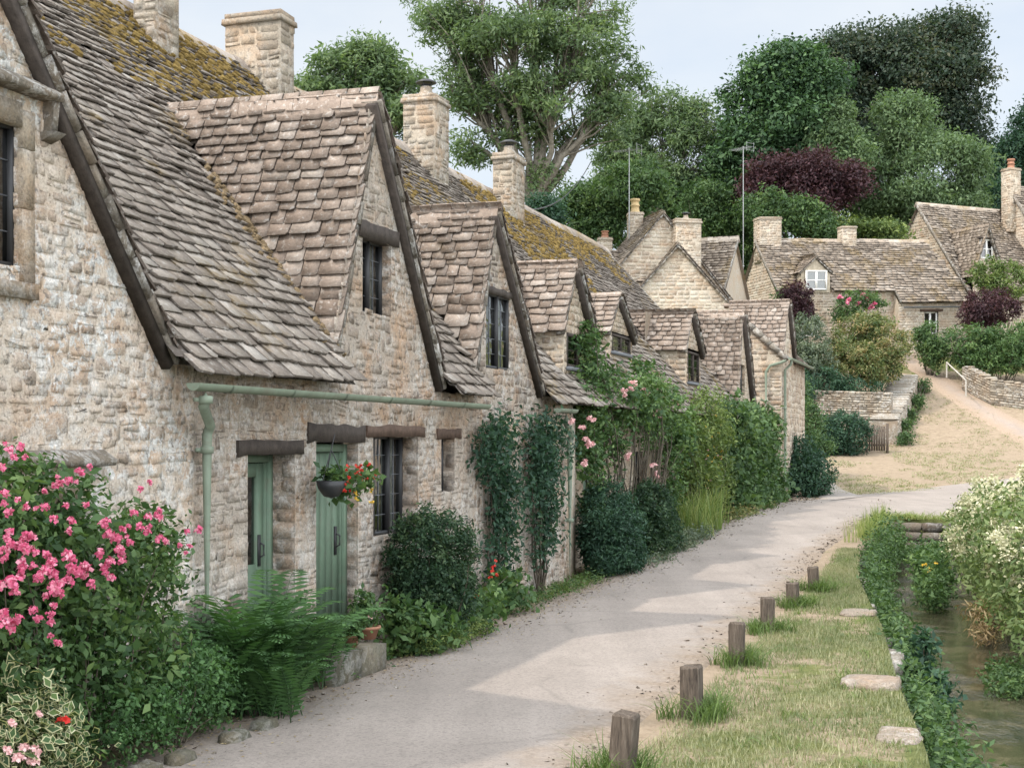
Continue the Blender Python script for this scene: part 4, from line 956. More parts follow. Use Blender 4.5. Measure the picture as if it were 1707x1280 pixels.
for q, (t, d, h, lb) in enumerate(pl):
    m = post_mesh(q + 3, h); p = Rg(t, d); o = build(m, 'wooden_post', post_wood, org=(0, 0, 0)); o.location = p; o.rotation_euler = (rng.normal(0, .03), rng.normal(0, .03), -TH + rng.normal(0, .15)); ORG[o.name] = p
    tag(o, lb, 'post', 'posts along the edge of the lawn'); POSTS.append(p)
# ------------------------------------------------------------------ planting
def rdir(n):
    return norm(rng.normal(size=(n, 3)))
UP = np.array([0, 0, 1.])
def leaves(mb, P, out, size, v, m=0, asp=.42, up=.5, rnd=.75, droop=0., rim=False):
    n = len(P); size = np.broadcast_to(size, (n,)) * rng.uniform(.55, 1.35, n)
    N = norm(.55 * out + up * UP + rnd * rng.normal(size=(n, 3)))
    A = norm(np.cross(N, rng.normal(size=(n, 3)))); A[:, 2] -= droop; A = norm(A)
    Sd = norm(np.cross(N, A)); L = size[:, None]; w = L * asp * .5
    V = np.stack([P, P + A * L * .45 + Sd * w + N * L * .05, P + A * L - N * L * .08, P + A * L * .45 - Sd * w + N * L * .05], 1)
    mb.add(V.reshape(-1, 3), np.arange(n * 4).reshape(-1, 4), 1 if rim else m, np.clip(v, 0, 1))
    if rim:                                   # cream margin below, green middle on both sides
        for h in (.003, -.003): mb.add(((V * .74 + V.mean(1, keepdims=True) * .26) + (N * h)[:, None]).reshape(-1, 3), np.arange(n * 4).reshape(-1, 4), 0, np.clip(v, 0, 1))
def A_(px, py, Y):                            # a measured spot at a given distance
    return np.array([(px - 853.5) / 2400 * Y, Y, 2.1 - (py - 735) / 2400 * Y])
def lumps(blobs, k, s=(.3, .52)):
    o = []
    for c, r in blobs:
        r = np.array(r); D = rdir(k); D = D[D[:, 2] > -.85]
        for d in D: q = rng.uniform(*s); o.append((c + d * r * rng.uniform(.5, .92), r * q * rng.uniform(.8, 1.2, 3) * [1.15, 1.15, .8]))
    return o
def crown(mb, blobs, ncl, nlf, rc, size, ax=(np.eye(3)), asp=.42, inner=.3, up=.5, droop=0., low=-1., vs=.2, rnd=.75, flat=.75, rim=False):
    wts = np.array([b[1][0] * b[1][2] for b in blobs]); wts = wts / wts.sum(); cents = []
    for (c, r), wq in zip(blobs, wts):
        k = max(3, int(ncl * wq)); D = rdir(k * 2); D = D[D[:, 2] > low][:k]; k = len(D)
        q = np.where(rng.random(k) < inner, rng.uniform(.25, .8, k), rng.uniform(.8, 1.08, k))
        C = c + (D * q[:, None] * np.array(r)) @ ax; cents.append(C)
        O = norm((D / np.array(r)) @ ax)
        m_ = rng.poisson(nlf, k).clip(3); rep = np.repeat(np.arange(k), m_); s = rc * rng.uniform(.6, 1.35, k)[rep]
        off = np.clip(rng.normal(size=(len(rep), 3)), -1.7, 1.7) * [1, 1, flat]; P = C[rep] + off * s[:, None]
        v = rng.normal(.45, vs, k)[rep] + rng.normal(0, .16, len(rep))
        leaves(mb, P, norm(O[rep] + .5 * off), size * rng.uniform(.7, 1.4, k)[rep], v, 0, asp, up, rnd, droop, rim)
    return np.concatenate(cents)
def limb(mb, a, b, r0, r1, bend=.12, k=5, m=0, up=.25, seg=7):
    L = np.linalg.norm(b - a); mid = (a + b) / 2 + rng.normal(0, bend * L * .5, 3) + np.array([0, 0, up * L * .3])
    s = np.linspace(0, 1, seg)[:, None]; P = (1 - s) ** 2 * a + 2 * s * (1 - s) * mid + s * s * b; P[1:-1] += rng.normal(0, .012 * L, (seg - 2, 3))
    tube(mb, P, np.linspace(r0, r1, seg), k, m, .5, False); return P
def tree(label, base, blobs, leafm, barkm, ncl, nlf, rc, size, rt=.4, cat='tree', fork=.45, twigs=90, group='trees on the hill behind', name='tree', lump=9, **kw):
    base = np.array(base, float); t = thing(name, base, label, cat, group)
    cb = MB(); cents = crown(cb, lumps(blobs, lump) if lump else blobs, ncl, nlf, rc, size, **kw); tb = MB()
    ctr = np.mean([b[0] for b in blobs], 0); zb = min(b[0][2] - b[1][2] for b in blobs)
    fk = base + (ctr - base) * [.7, .7, 0]; fk[2] = base[2] + max(1.5, (zb - base[2]) * .9 + fork)
    limb(tb, base - [0, 0, .4], fk, rt, rt * .72, .05, 9, up=0); cb_c = np.array([b[0] for b in blobs]); ends = []
    for c in cb_c:
        P = limb(tb, fk, c, rt * .5, rt * .14, .16, 6); ends.append(P)
    pick = rng.choice(len(cents), min(twigs, len(cents)), False)
    for c in cents[pick]:
        i = np.argmin(np.linalg.norm(cb_c - c, axis=1)); P = ends[i]; q = P[rng.integers(3, 7)]
        limb(tb, q, c, rt * .13, rt * .025, .2, 4, seg=5)
    build(tb, 'trunk', barkm, t); build(cb, 'crown', leafm, t); return t
def pb(px, py, rx, ry, Y, dr=None):
    s = Y / 2400; return (A_(px, py, Y), (rx * s, (dr or (rx + ry) / 2) * s, ry * s))
def gz(X, Y): return np.array([X, Y, H1(X, Y)])

tree('tall airy tree with open grey limbs rising above the chimneys of the row', gz(1.1, 63), [pb(x, y, a, b, Y) for x, y, a, b, Y in ((745, 70, 80, 60, 62), (850, 55, 95, 70, 61), (965, 80, 85, 70, 62), (1020, 120, 55, 62, 63), (930, 165, 90, 60, 61), (835, 165, 75, 60, 63), (760, 165, 50, 60, 62), (880, -40, 130, 70, 63), (765, 5, 75, 40, 62), (975, 25, 60, 40, 62), (885, 235, 45, 34, 62), (960, 225, 60, 22, 63), (1010, 185, 42, 26, 62), (905, 300, 26, 26, 62), (790, 240, 34, 36, 62))], L_ash, bark_mid, 900, 58, .34, .22, .42, inner=.4, asp=.32, twigs=420, flat=.6, vs=.2, lump=8)
tree('bushy tree left of the tall airy tree, just above the slated gable', gz(-4.6, 51), [pb(x, y, a, b, 50) for x, y, a, b in ((590, 120, 62, 45), (545, 155, 45, 32), (650, 150, 50, 52), (600, 190, 70, 40), (670, 200, 40, 40), (620, 90, 40, 22))], L_ash, bark_mid, 440, 62, .26, .19, .2, asp=.34, twigs=200)
tree('feathery tree behind the roof aerials, thin at its top', gz(7.4, 88), [pb(x, y, a, b, 87) for x, y, a, b in ((1060, 225, 45, 50), (1110, 195, 55, 42), (1165, 205, 42, 48), (1030, 260, 42, 45), (1100, 265, 70, 50), (1170, 275, 45, 50), (1040, 300, 42, 30), (1130, 320, 60, 40))], L_ash, bark_mid, 640, 56, .38, .26, .26, asp=.34, droop=.4, vs=.24, twigs=260, lump=8)
tree('dense dark green chestnut tree with layered leaf masses', gz(16.5, 86), [pb(x, y, a, b, 85) for x, y, a, b in ((1300, 110, 60, 45), (1265, 160, 48, 55), (1340, 150, 55, 60), (1245, 230, 45, 50), (1310, 220, 70, 60), (1250, 300, 45, 45), (1330, 290, 50, 45), (1210, 275, 26, 40))], L_chest, bark, 900, 75, .48, .28, .4, asp=.5, inner=.15, up=.65, vs=.24)
tree('huge copper beech, darkest tree on the skyline', gz(25, 97), [pb(x, y, a, b, 96) for x, y, a, b in ((1405, 110, 60, 45), (1365, 130, 40, 45), (1480, 85, 70, 48), (1560, 80, 62, 52), (1610, 150, 45, 60), (1440, 160, 80, 60), (1530, 160, 90, 70), (1600, 215, 48, 52), (1390, 190, 40, 50), (1590, 50, 30, 28), (1500, 230, 90, 40))], L_beech, bark, 1100, 80, .58, .27, .55, asp=.5, inner=.2, vs=.26)
tree('large pale green birch in front of the copper beech, white stem showing', gz(24.5, 87), [pb(x, y, a, b, 86) for x, y, a, b in ((1490, 195, 36, 40), (1460, 260, 48, 50), (1530, 235, 58, 62), (1585, 270, 48, 52), (1500, 315, 80, 52), (1600, 330, 46, 48), (1500, 175, 18, 22), (1560, 370, 70, 40))], L_birch, bark_pale, 950, 75, .42, .22, .22, asp=.4, droop=.5, vs=.15)
tree('smaller pale birch left of the big one, pointed top', gz(19.5, 85), [pb(x, y, a, b, 84) for x, y, a, b in ((1398, 200, 20, 30), (1380, 235, 34, 34), (1415, 255, 34, 40), (1380, 275, 42, 34))], L_birch, bark_pale, 320, 70, .36, .22, .18, asp=.4, droop=.4, vs=.15)
tree('round purple-leaved plum tree between chestnut and birches', gz(17, 81), [pb(x, y, a, b, 80) for x, y, a, b in ((1300, 300, 48, 36), (1355, 290, 48, 34), (1400, 315, 36, 34), (1335, 330, 60, 30), (1270, 310, 26, 28))], L_plum, bark, 420, 75, .36, .2, .2, asp=.45)
tree('dark tree cut off by the right edge of the picture', gz(33, 92), [pb(x, y, a, b, 92) for x, y, a, b in ((1690, 270, 36, 50), (1730, 240, 50, 60), (1680, 310, 32, 28), (1660, 300, 18, 24))], L_dark, bark, 320, 70, .4, .24, .3, asp=.4)
for lb, x0, bl, lm, Y, nc, sz in (
    ('bushy green tree left of the tall yellow-potted chimney', 3.7, ((985, 350, 46, 40), (950, 355, 26, 26), (1030, 330, 50, 45), (1075, 310, 34, 40), (1000, 385, 60, 26)), L_mid, 70, 320, .27),
    ('broad green bush above the roofs right of the cowled chimney', 10.5, ((1180, 370, 50, 40), (1225, 390, 42, 45), (1165, 330, 45, 40), (1225, 440, 40, 50), (1195, 420, 40, 50)), L_mid, 84, 330, .27),
    ('light green bush behind the long roof, left of its middle chimney', 15., ((1300, 365, 42, 32), (1270, 345, 28, 26), (1345, 360, 34, 28), (1360, 385, 40, 20)), L_mid, 78, 240, .26),
    ('bright yellow-green laurel behind the long roof', 18.2, ((1395, 388, 40, 24), (1465, 388, 46, 24)), L_yel, 79, 150, .26),
    ('small dark conifer seen past the third chimney', 1.2, ((905, 345, 18, 14), (900, 362, 24, 16)), L_dark, 58, 60, .2),
    ('dark bank of trees low behind the birches', 22, ((1450, 350, 70, 40), (1620, 350, 60, 40), (1540, 400, 90, 40), (1650, 380, 40, 40)), L_dark, 90, 260, .36),
    ('shaded tree mass low behind the feathery tree', 7, ((1080, 330, 70, 45), (1160, 330, 70, 50), (1010, 330, 60, 35), (1230, 340, 50, 60)), L_dark, 88, 300, .36)):
    tree(lb, gz(x0, Y + 1), [pb(x, y, a, b, Y) for x, y, a, b in bl], lm, bark, int(nc * 1.4), 66, .36, sz * .75, .16, twigs=40, asp=.42, vs=.24)

AX = np.stack([R.u, R.n, UP])
def bush(label, cat, blobs, leafm, ncl, nlf, rc, size, base=None, stems=14, group=None, name='shrub', world=False, stem_r=.008, barkm=None, shoots=22, **kw):
    bl = [(np.array(c, float) if world else R(*c), r) for c, r in blobs]
    if base is None: base = np.mean([b[0] for b in bl], 0); base[2] = H1(base[0], base[1])
    base = np.array(base, float); t = thing(name, base, label, cat, group)
    fb = MB(); cents = crown(fb, bl, ncl, nlf, rc, size, np.eye(3) if world else AX, **kw)
    if stems:
        sb = MB()
        for c in cents[rng.choice(len(cents), min(stems, len(cents)), False)]:
            b0 = base + (c - base) * [.25, .25, 0]; b0[2] = H1(b0[0], b0[1]) - .03; limb(sb, b0, c, stem_r, stem_r * .4, .15, 4)
        build(sb, 'stems', barkm or bark, t)
    if shoots:                                # young shoots standing out of the outline
        zc = np.quantile(cents[:, 2], .55); tips = cents[cents[:, 2] > zc]; ctr = cents.mean(0); rb = np.mean([b[1][2] for b in bl])
        for c in tips[rng.choice(len(tips), min(shoots, len(tips)), False)]:
            d = norm(norm(c - ctr) * [1, 1, .5] + UP * rng.uniform(.3, 1.1) + rng.normal(0, .3, 3)); l = rb * rng.uniform(.2, .55); s = np.linspace(.1, 1, 13)[:, None]
            P = c + d * l * s + rng.normal(0, l * .035, (13, 3)) - UP * (s ** 2 * l * .18); leaves(fb, P, d + 0 * P, size * 1.1, rng.normal(.68, .16, 13), 0, kw.get('asp', .42), .4, .7, 0., kw.get('rim', False))
    build(fb, 'foliage', [leafm, L_rim], t)
    return t, cents
def bloom_mesh(name, mat, k=18, r=1., flat=.8, pet=.58, vr=(.1, .9)):
    mb = MB(); D = rdir(k); D[:, 2] = np.abs(D[:, 2]) * flat - .15; leaves(mb, D * r * rng.uniform(.25, .6, (k, 1)), norm(D), pet, rng.uniform(*vr, k), 0, .95, .1, .35)
    o = build(mb, name, mat, org=(0, 0, 0)); me = o.data; bpy.data.objects.remove(o); return me
def put(parent, me, name, P, s):
    o = bpy.data.objects.new(name, me); COL.objects.link(o); o.parent = parent; o.location = np.asarray(P) - ORG[parent.name]; o.scale = (s, s, s); o.rotation_euler = (rng.normal(0, .5), rng.normal(0, .5), rng.uniform(0, 6)); return o
def blades(mb, base, n, L, spread, w, droop=.6, rb=.08, m=0, vr=(.1, .9), seg=4, out=None):
    B = np.asarray(base) + np.column_stack([rng.normal(0, rb, (n, 2)), np.zeros(n)]); th = rng.uniform(0, 2 * pi, n)
    D = np.column_stack([np.cos(th), np.sin(th), np.zeros(n)])
    if out is not None: D = norm(D + np.asarray(out))
    L = L * rng.uniform(.55, 1.2, n); sp = spread * rng.uniform(.2, 1.2, n); s = np.linspace(0, 1, seg + 1)
    H = (s[None] - droop * rng.uniform(.3, 1.2, n)[:, None] * s[None] ** 2.4) * L[:, None]; O = (sp * L)[:, None] * s[None] ** 1.5
    C = B[:, None] + D[:, None] * O[..., None] + UP * H[..., None]
    Sd = norm(np.cross(D, UP) + rng.normal(0, .3, (n, 3))); W = (w * rng.uniform(.6, 1.2, n))[:, None] * (1 - s[None] ** 2 * .97)
    V = np.stack([C - Sd[:, None] * W[..., None] / 2, C + Sd[:, None] * W[..., None] / 2], 2).reshape(-1, 3)
    i = np.arange(n)[:, None] * (seg + 1) * 2; j = np.arange(seg)[None] * 2
    F = np.stack([i + j, i + j + 1, i + j + 3, i + j + 2], -1).reshape(-1, 4); mb.add(V, F, m, np.repeat(np.clip(rng.uniform(*vr, n), 0, 1), seg))
def onp(px, py, d):                           # spot measured on a plane set off from the row's front
    dx = (px - 853.5) / 2400; Y = (d + R.o @ R.n) / (dx * R.n[0] + R.n[1]); return np.array([dx * Y, Y, 2.1 - (py - 735) / 2400 * Y])

# pink rose bush at the left
rose, cen = bush('sprawling pink rambler rose against the big gable wall', 'rose bush', [((-6.3, -.4, 1.15), (.6, .35, .8)), ((-5.6, -.42, 1.2), (.55, .36, .68)), ((-4.95, -.42, 1.15), (.5, .36, .6)), ((-5.8, -.5, .5), (.7, .32, .5)), ((-4.95, -.45, .6), (.5, .3, .45)), ((-6.1, -.3, 1.75), (.6, .25, .3)), ((-4.45, -.38, 1.2), (.33, .28, .42))], L_rose, 380, 46, .085, .062, stems=46, name='rose_bush', asp=.5, inner=.35)
BM = [bloom_mesh('rose_bloom', P_pink, 44) for _ in range(4)]; BR_ = bloom_mesh('red_bloom', P_red, 22); BP = [bloom_mesh('pale_bloom', P_pale, 40) for _ in range(3)]
rp = [(15, 915), (45, 930), (80, 945), (100, 980), (65, 1005), (75, 1025), (120, 960), (155, 945), (175, 950), (10, 960), (20, 970), (85, 1075), (130, 790), (115, 800), (145, 785), (10, 740), (15, 755), (5, 820), (20, 830), (65, 835), (55, 845), (110, 865), (115, 880), (160, 855), (170, 870), (205, 885), (215, 915), (235, 890), (260, 880), (280, 860), (285, 900), (230, 860), (240, 820), (320, 910), (315, 880), (20, 1030), (5, 1035), (28, 755), (100, 795), (95, 990), (52, 915), (30, 905), (180, 905), (190, 930), (150, 975), (60, 960), (88, 930), (8, 900), (265, 905), (205, 910)]
for q, (x, y) in enumerate(rp):
    big = .043 if (y > 900 and x < 200 and y < 1040) else .032
    for _ in range(3 if big > .04 else 2):
        P = onp(x + rng.normal(0, 12), y + rng.normal(0, 11), -.98 + rng.normal(0, .05)); put(rose, BM[rng.integers(4)], 'rose_bloom', P, big * rng.uniform(.7, 1.25))
bush('small-leaved green shrub low beneath the pink rambler', 'shrub', [((tp(285, -.6), -.6, .45), (.38, .26, .4)), ((tp(215, -.7), -.7, .32), (.36, .22, .3)), ((tp(335, -.6), -.6, .3), (.28, .22, .3))], L_fern, 190, 46, .06, .034, stems=24, asp=.55)
vb, _ = bush('variegated shrub with cream-edged leaves in the bottom left corner', 'shrub', [((tp(45, -.75), -.75, .5), (.26, .2, .32)), ((tp(10, -.75), -.75, .3), (.3, .2, .3)), ((tp(95, -.8), -.8, .22), (.2, .16, .24))], L_mid, 100, 22, .08, .062, stems=18, asp=.55, rim=True, shoots=8)
for x, y, s in ((40, 1245, .04), (60, 1250, .045), (20, 1205, .035), (55, 1268, .05), (30, 1262, .045), (12, 1250, .04), (65, 1190, .03)): put(vb, BP[q % 3], 'pale_bloom', onp(x, y, -1.0), s)
put(vb, BR_, 'red_bloom', onp(105, 1200, -.98), .05)
# ferns
def frond(mb, base, dirv, L, lift, npn=24, wmax=.13):
    s = np.linspace(0, 1, npn); D = np.array([cos(dirv), sin(dirv), 0.]); P = base + D * (L * .62 * s ** 1.35)[:, None] + UP * (L * lift * (s - .50 * s ** 2.6))[:, None]
    T = norm(np.gradient(P, axis=0)); Sd = norm(np.cross(T, UP)) ; Nn = np.cross(Sd, T)
    tube(mb, P[::4], np.linspace(.006, .0015, len(P[::4])), 3, 0, .25, False)
    w = wmax * L / .9 * np.sin(pi * np.clip(s * .86 + .14, 0, 1)) ** .8; v = rng.normal(.5, .2)
    for sg in (-1, 1):
        q = slice(2, None); A = norm(sg * Sd[q] + .45 * T[q] - .18 * UP + rng.normal(0, .05, P[q].shape)); ln = w[q][:, None]; hw = T[q] * (L / npn * .42)
        V = np.stack([P[q] - hw * .5, P[q] + A * ln * .55 - hw * .9, P[q] + A * ln, P[q] + A * ln * .55 + hw * .9], 1)
        mb.add(V.reshape(-1, 3), np.arange(len(V) * 4).reshape(-1, 4), 0, np.clip(v + rng.normal(0, .08, len(V)), 0, 1))
for (t, d, n, L, lb) in ((tp(385, -.45), -.45, 46, 1.05, 'fern at the foot of the near downpipe'), (tp(445, -.5), -.5, 70, 1.2, 'largest fern, arching in front of the first green door'), (tp(510, -.45), -.45, 46, .92, 'fern beside the second green door, nearest the pots'), (tp(455, -.8), -.8, 40, .8, 'low dark fern spilling onto the lane edge')):
    b = Rg(t, d); ft = thing('fern', b, lb, 'fern', 'ferns by the green doors'); fm = MB()
    for k in range(n): frond(fm, b + [rng.normal(0, .1), rng.normal(0, .1), 0], rng.uniform(0, 2 * pi), L * rng.uniform(.7, 1.15), rng.uniform(.85, 1.5))
    build(fm, 'fronds', L_fern, ft)
# clipped balls and beds
bush('clipped round box bush under the barred window', 'bush', [((tp(722, -.5), -.5, .86), (.5, .42, .52)), ((tp(722, -.5), -.5, .45), (.44, .38, .4))], L_box, 620, 52, .055, .042, stems=12, name='box_bush', inner=.15, shoots=9)
lb_, _ = bush('leafy border plants spilling onto the lane below the box bush', 'border plant', [((tp(690, -.62), -.62, .22), (.34, .2, .22)), ((tp(730, -.75), -.75, .18), (.4, .18, .18)), ((tp(790, -.6), -.6, .26), (.45, .2, .26)), ((tp(840, -.42), -.42, .25), (.4, .16, .25)), ((tp(655, -.5), -.5, .3), (.2, .16, .26))], L_rose, 130, 22, .1, .085, stems=16, asp=.6)
for x, y in ((822, 945), (828, 958), (820, 952), (826, 935), (790, 995), (795, 993), (818, 962)): put(lb_, BR_, 'red_bloom', onp(x, y, -.55), .035)
mb = MB()
for t, d in ((tp(690, -.62), -.62), (tp(715, -.68), -.68), (tp(750, -.7), -.7), (tp(775, -.62), -.62)): blades(mb, Rg(t, d), 24, .5, .75, .024, .75, .06, 0, (.3, .9), 6)
tag(build(mb, 'daylily', L_grass), 'strap-leaved daylily arching below the box bush', 'plant')
mb = MB(); P = []
for q in range(150): c = Rg(rng.uniform(-.3, 1.5), rng.uniform(-.92, -.76), .12 * rng.random()); P.append(c + rng.normal(0, .05, (12, 3)) * [1, 1, .6] + [0, 0, .06])
P = np.concatenate(P); leaves(mb, P, UP + 0 * P, .03, rng.random(len(P)), 0, .6); tag(build(mb, 'lady_mantle', L_yel), 'frothy yellow-green edging plant along the lane by the pots', 'plant')
def climber(label, t0, t1, z0, z1, d, leafm, n, size, extra=None, group=None):
    base = Rg((t0 + t1) / 2, d); t = thing('climbing_plant', base, label, 'climber', group); fb = MB(); sb = MB(); C = []
    for k in range(n):
        a = (rng.random() + rng.random()) / 2 if rng.random() < .6 else rng.random(); z = z0 + (z1 - z0) * rng.random() ** .7; C.append(R(t0 + (t1 - t0) * a + .16 * sin(z * 4 + t0) + rng.normal(0, .1), d - abs(rng.normal(0, .1)), z + rng.normal(0, .06)))
    C = np.array(C); zt = (R.inv(C)[2] - z0) / (z1 - z0); C = C[fbm(C[:, 0] * 2.2 + C[:, 1], C[:, 2] * 2.2 + t0) > .56 - .22 * zt]; n = len(C); rep = np.repeat(np.arange(n), 21); off = rng.normal(size=(len(rep), 3)); P = C[rep] + off * [.085, .085, .1]
    leaves(fb, P, norm(-R.n + .4 * off), size, rng.normal(.45, .18, n)[rep] + rng.normal(0, .15, len(rep)), 0, .45, .35, .7, .3)
    for k in range(9):
        a = rng.uniform(.2, .8); limb(sb, R(t0 + (t1 - t0) * (.35 + .3 * a), d, .0), R(t0 + (t1 - t0) * a, d, z0 + (z1 - z0) * rng.uniform(.6, 1.)), .014, .005, .1, 4, up=0)
    build(sb, 'stems', bark, t); build(fb, 'foliage', leafm, t); return t
c1 = climber('left one of two dark climbers on the grey cottage wall, right of the slit window', 3.3, 4.5, .2, 2.32, -.1, L_dark, 190, .085)
c2 = climber('right one of two dark climbers on the grey cottage wall, beside the second downpipe', 5.0, 6.75, .15, 2.35, -.1, L_dark, 240, .085)
WB = bloom_mesh('white_bloom', P_cream, 16)
for _ in range(16): put(c2, WB, 'white_bloom', R(rng.uniform(5.6, 6.9), -.28, rng.uniform(1.95, 2.4)), .035)
for _ in range(6): put(c1, WB, 'white_bloom', R(rng.uniform(3.8, 4.5), -.28, rng.uniform(2.0, 2.35)), .03)
bush('rounded dark shrub right of the second downpipe, largest of the roadside shrubs', 'bush', [((8.5, -.42, .78), (.75, .42, .62)), ((8.5, -.5, .35), (.8, .38, .4))], L_dark, 520, 50, .075, .058, stems=12, name='box_bush', inner=.15, shoots=9)
bush('darker clipped shrub between the rounded shrub and the tall grass', 'bush', [((11.3, -.42, .85), (.75, .4, .5)), ((11.6, -.5, .4), (.85, .38, .45))], L_box, 420, 50, .075, .058, stems=10, name='box_bush', inner=.15, shoots=9)
bush('low ground shrubs with small dull leaves at the lane edge', 'shrub', [((12.6, -.75, .22), (1.3, .25, .28)), ((14.2, -.85, .2), (1.0, .2, .24)), ((10., -.85, .12), (.8, .15, .16))], L_grey, 150, 34, .09, .055, stems=0)
mb = MB()
for _ in range(26): t = rng.uniform(13.8, 17.2); blades(mb, Rg(t, rng.uniform(-.75, -.3)), 34, 1.15, .45, .018, .55, .12, 0, (.25, 1.), 5)
tag(build(mb, 'ornamental_grass', L_grass), 'tall light green grass clump leaning onto the lane', 'grass clump')
cr, cc = bush('climbing rose with pale pink blooms reaching up to the dormers', 'rose bush', [((9.6, -.1, 2.3), (.7, .3, .5)), ((10.6, -.25, 2.75), (.7, .35, .4)), ((8.5, -.02, 2.6), (.5, .28, .7)), ((8.75, -.05, 3.4), (.35, .25, .5)), ((12., -.25, 2.6), (.8, .35, .55)), ((13.3, -.3, 2.7), (.7, .35, .5)), ((8.5, -.05, 1.6), (.4, .25, .6)), ((11.4, -.3, 3.1), (.6, .3, .35)), ((13.9, -.2, 1.3), (.5, .25, .6)), ((14.6, -.25, 2.2), (.6, .3, .6)), ((9.2, -.1, 3.0), (.5, .3, .35))], L_rose, 400, 40, .11, .085, stems=70, name='rose_bush', asp=.5, stem_r=.014)
for x, y in ((1060, 640), (1052, 650), (1090, 648), (1105, 660), (1088, 685), (1125, 665), (1130, 672), (1095, 690), (970, 710), (980, 735), (985, 740), (975, 770), (985, 700), (1088, 775), (1095, 795), (1040, 655), (955, 705), (1075, 655), (1045, 765)):
    for _ in range(3): put(cr, BP[rng.integers(3)], 'rose_bloom', onp(x + rng.normal(0, 3), y + rng.normal(0, 3), -.42), .05 * rng.uniform(.8, 1.3))
ye, yc = bush('tall yellow-flowered climber on the cottage front', 'climber', [((15.8, -.2, 2.1), (.7, .3, .7)), ((17.2, -.3, 2.5), (.9, .35, .65)), ((18.8, -.25, 2.4), (.8, .35, .6)), ((17., -.25, 1.3), (1.3, .3, .6)), ((18.7, -.25, 1.3), (.9, .3, .6))], L_yel, 300, 42, .12, .085, stems=20, name='climbing_plant', stem_r=.012)
YB = bloom_mesh('yellow_bloom', P_yel, 14); OB = bloom_mesh('orange_bloom', P_pale, 14)
for _ in range(46): put(ye, YB if rng.random() < .7 else OB, 'yellow_bloom', R(rng.uniform(16.6, 18.8), -.42, rng.uniform(1.1, 2.7)), .042)
bush('big glossy leafy bush covering the front of the steep gabled wing', 'bush', [((21.4, -.2, 1.9), (1.5, .5, .9)), ((20.2, -.3, 2.5), (.7, .35, .5)), ((23.4, -.3, 2.3), (1.2, .5, .75)), ((24.8, -.35, 2.5), (.7, .4, .5)), ((25.4, -.2, 1.5), (1.5, .5, .95)), ((22.8, -.4, .7), (2.3, .5, .65)), ((25.6, -.4, .7), (1.5, .45, .6)), ((19.9, -.05, 2.), (1.1, .35, .6))], L_mid, 640, 46, .16, .13, stems=20, asp=.55, vs=.24)
bush('rust-tinged low growth at the foot of the leafy bush', 'shrub', [((20., -.75, .25), (1.4, .25, .28)), ((22.6, -.85, .25), (1.4, .22, .25)), ((18.3, -.7, .25), (1., .22, .3))], L_pink, 150, 36, .12, .08, stems=0)
# planting past the end cottage
def wb(px, py, rx, ry, Y): return pb(px, py, rx, ry, Y)
for lb, bl, lm, nc, sz in (
    ('dark shrub by the gravel path, just past the end cottage', ((1330, 770, 30, 36, 43), (1358, 790, 28, 34, 42.5), (1335, 800, 28, 26, 42)), L_dark, 230, .12),
    ('loose green shrub behind the end cottage downpipe', ((1335, 705, 30, 36, 49), (1350, 740, 34, 22, 48), (1325, 660, 20, 30, 50)), L_mid, 190, .13),
    ('neatly rounded dark bush left of the wooden gate', ((1405, 725, 42, 34, 57.2), (1380, 735, 26, 26, 57)), L_dark, 260, .13),
    ('large pink-tipped green bush on the slope below the long cottage', ((1450, 575, 62, 42, 64), (1420, 610, 52, 40, 63), (1458, 606, 42, 34, 63.4), (1440, 545, 40, 22, 64.5)), L_pink, 420, .16),
    ('grey-green rosemary-like bush left of the pink-tipped bush', ((1345, 570, 36, 42, 63), (1330, 615, 34, 40, 62), (1362, 610, 26, 36, 62)), L_grey, 260, .15),
    ('dark purple shrub under the white dormer window', ((1328, 505, 24, 30, 68), (1335, 525, 18, 20, 67.5)), L_plum, 130, .16),
    ('purple smoke bush under the pointed gable', ((1650, 512, 44, 28, 71), (1630, 525, 30, 20, 70.5)), L_plum, 200, .16),
    ('green climber on the wall of the red-curtained cottage', ((1645, 455, 24, 22, 73.5), (1685, 470, 28, 30, 73), (1660, 480, 20, 20, 73)), L_yel, 130, .17),
    ('clipped green hedge on top of the dry stone wall', ((1600, 578, 34, 34, 68), (1630, 582, 36, 36, 67.6), (1662, 580, 36, 36, 67.3), (1694, 578, 36, 38, 67), (1726, 575, 40, 40, 66.8), (1765, 570, 44, 42, 66.6), (1615, 600, 26, 18, 67.4), (1650, 603, 30, 18, 67), (1690, 602, 32, 18, 66.6)), L_rose, 560, .15),
    ('narrow green bush hiding the gateway at the top of the path', ((1545, 570, 18, 30, 69), (1558, 590, 16, 26, 68.5)), L_mid, 120, .15),
    ('scrubby weeds along the sloping garden wall', ((1512, 708, 7, 9, 60), (1529, 668, 6, 11, 63.5), (1506, 732, 10, 9, 58.8), (1540, 645, 6, 9, 66), (1520, 690, 6, 8, 61.8)), L_mid, 90, .12),
    ('shaded bank of shrubs above the low garden wall', ((1360, 640, 40, 26, 61.5), (1330, 650, 26, 30, 58), (1430, 645, 40, 12, 61.8)), L_dark, 190, .14),
    ):
    p = np.mean([A_(x, y, Y) for x, y, a, b, Y in bl], 0); bush(lb, 'bush' if 'hedge' not in lb else 'hedge', [wb(*q) for q in bl], lm, nc, 50, .15, sz * .85, gz(p[0], p[1]), 14, None, 'hedge' if 'hedge' in lb else 'shrub', True, .02, inner=.15)
hr, _ = bush('pink climbing rose along the eaves of the long cottage', 'rose bush', [wb(1440, 500, 40, 14, 71.2), wb(1410, 520, 24, 18, 71), wb(1300, 492, 10, 14, 70.5)], L_mid, 90, 34, .16, .15, None, 10, None, 'rose_bush', True, .02)
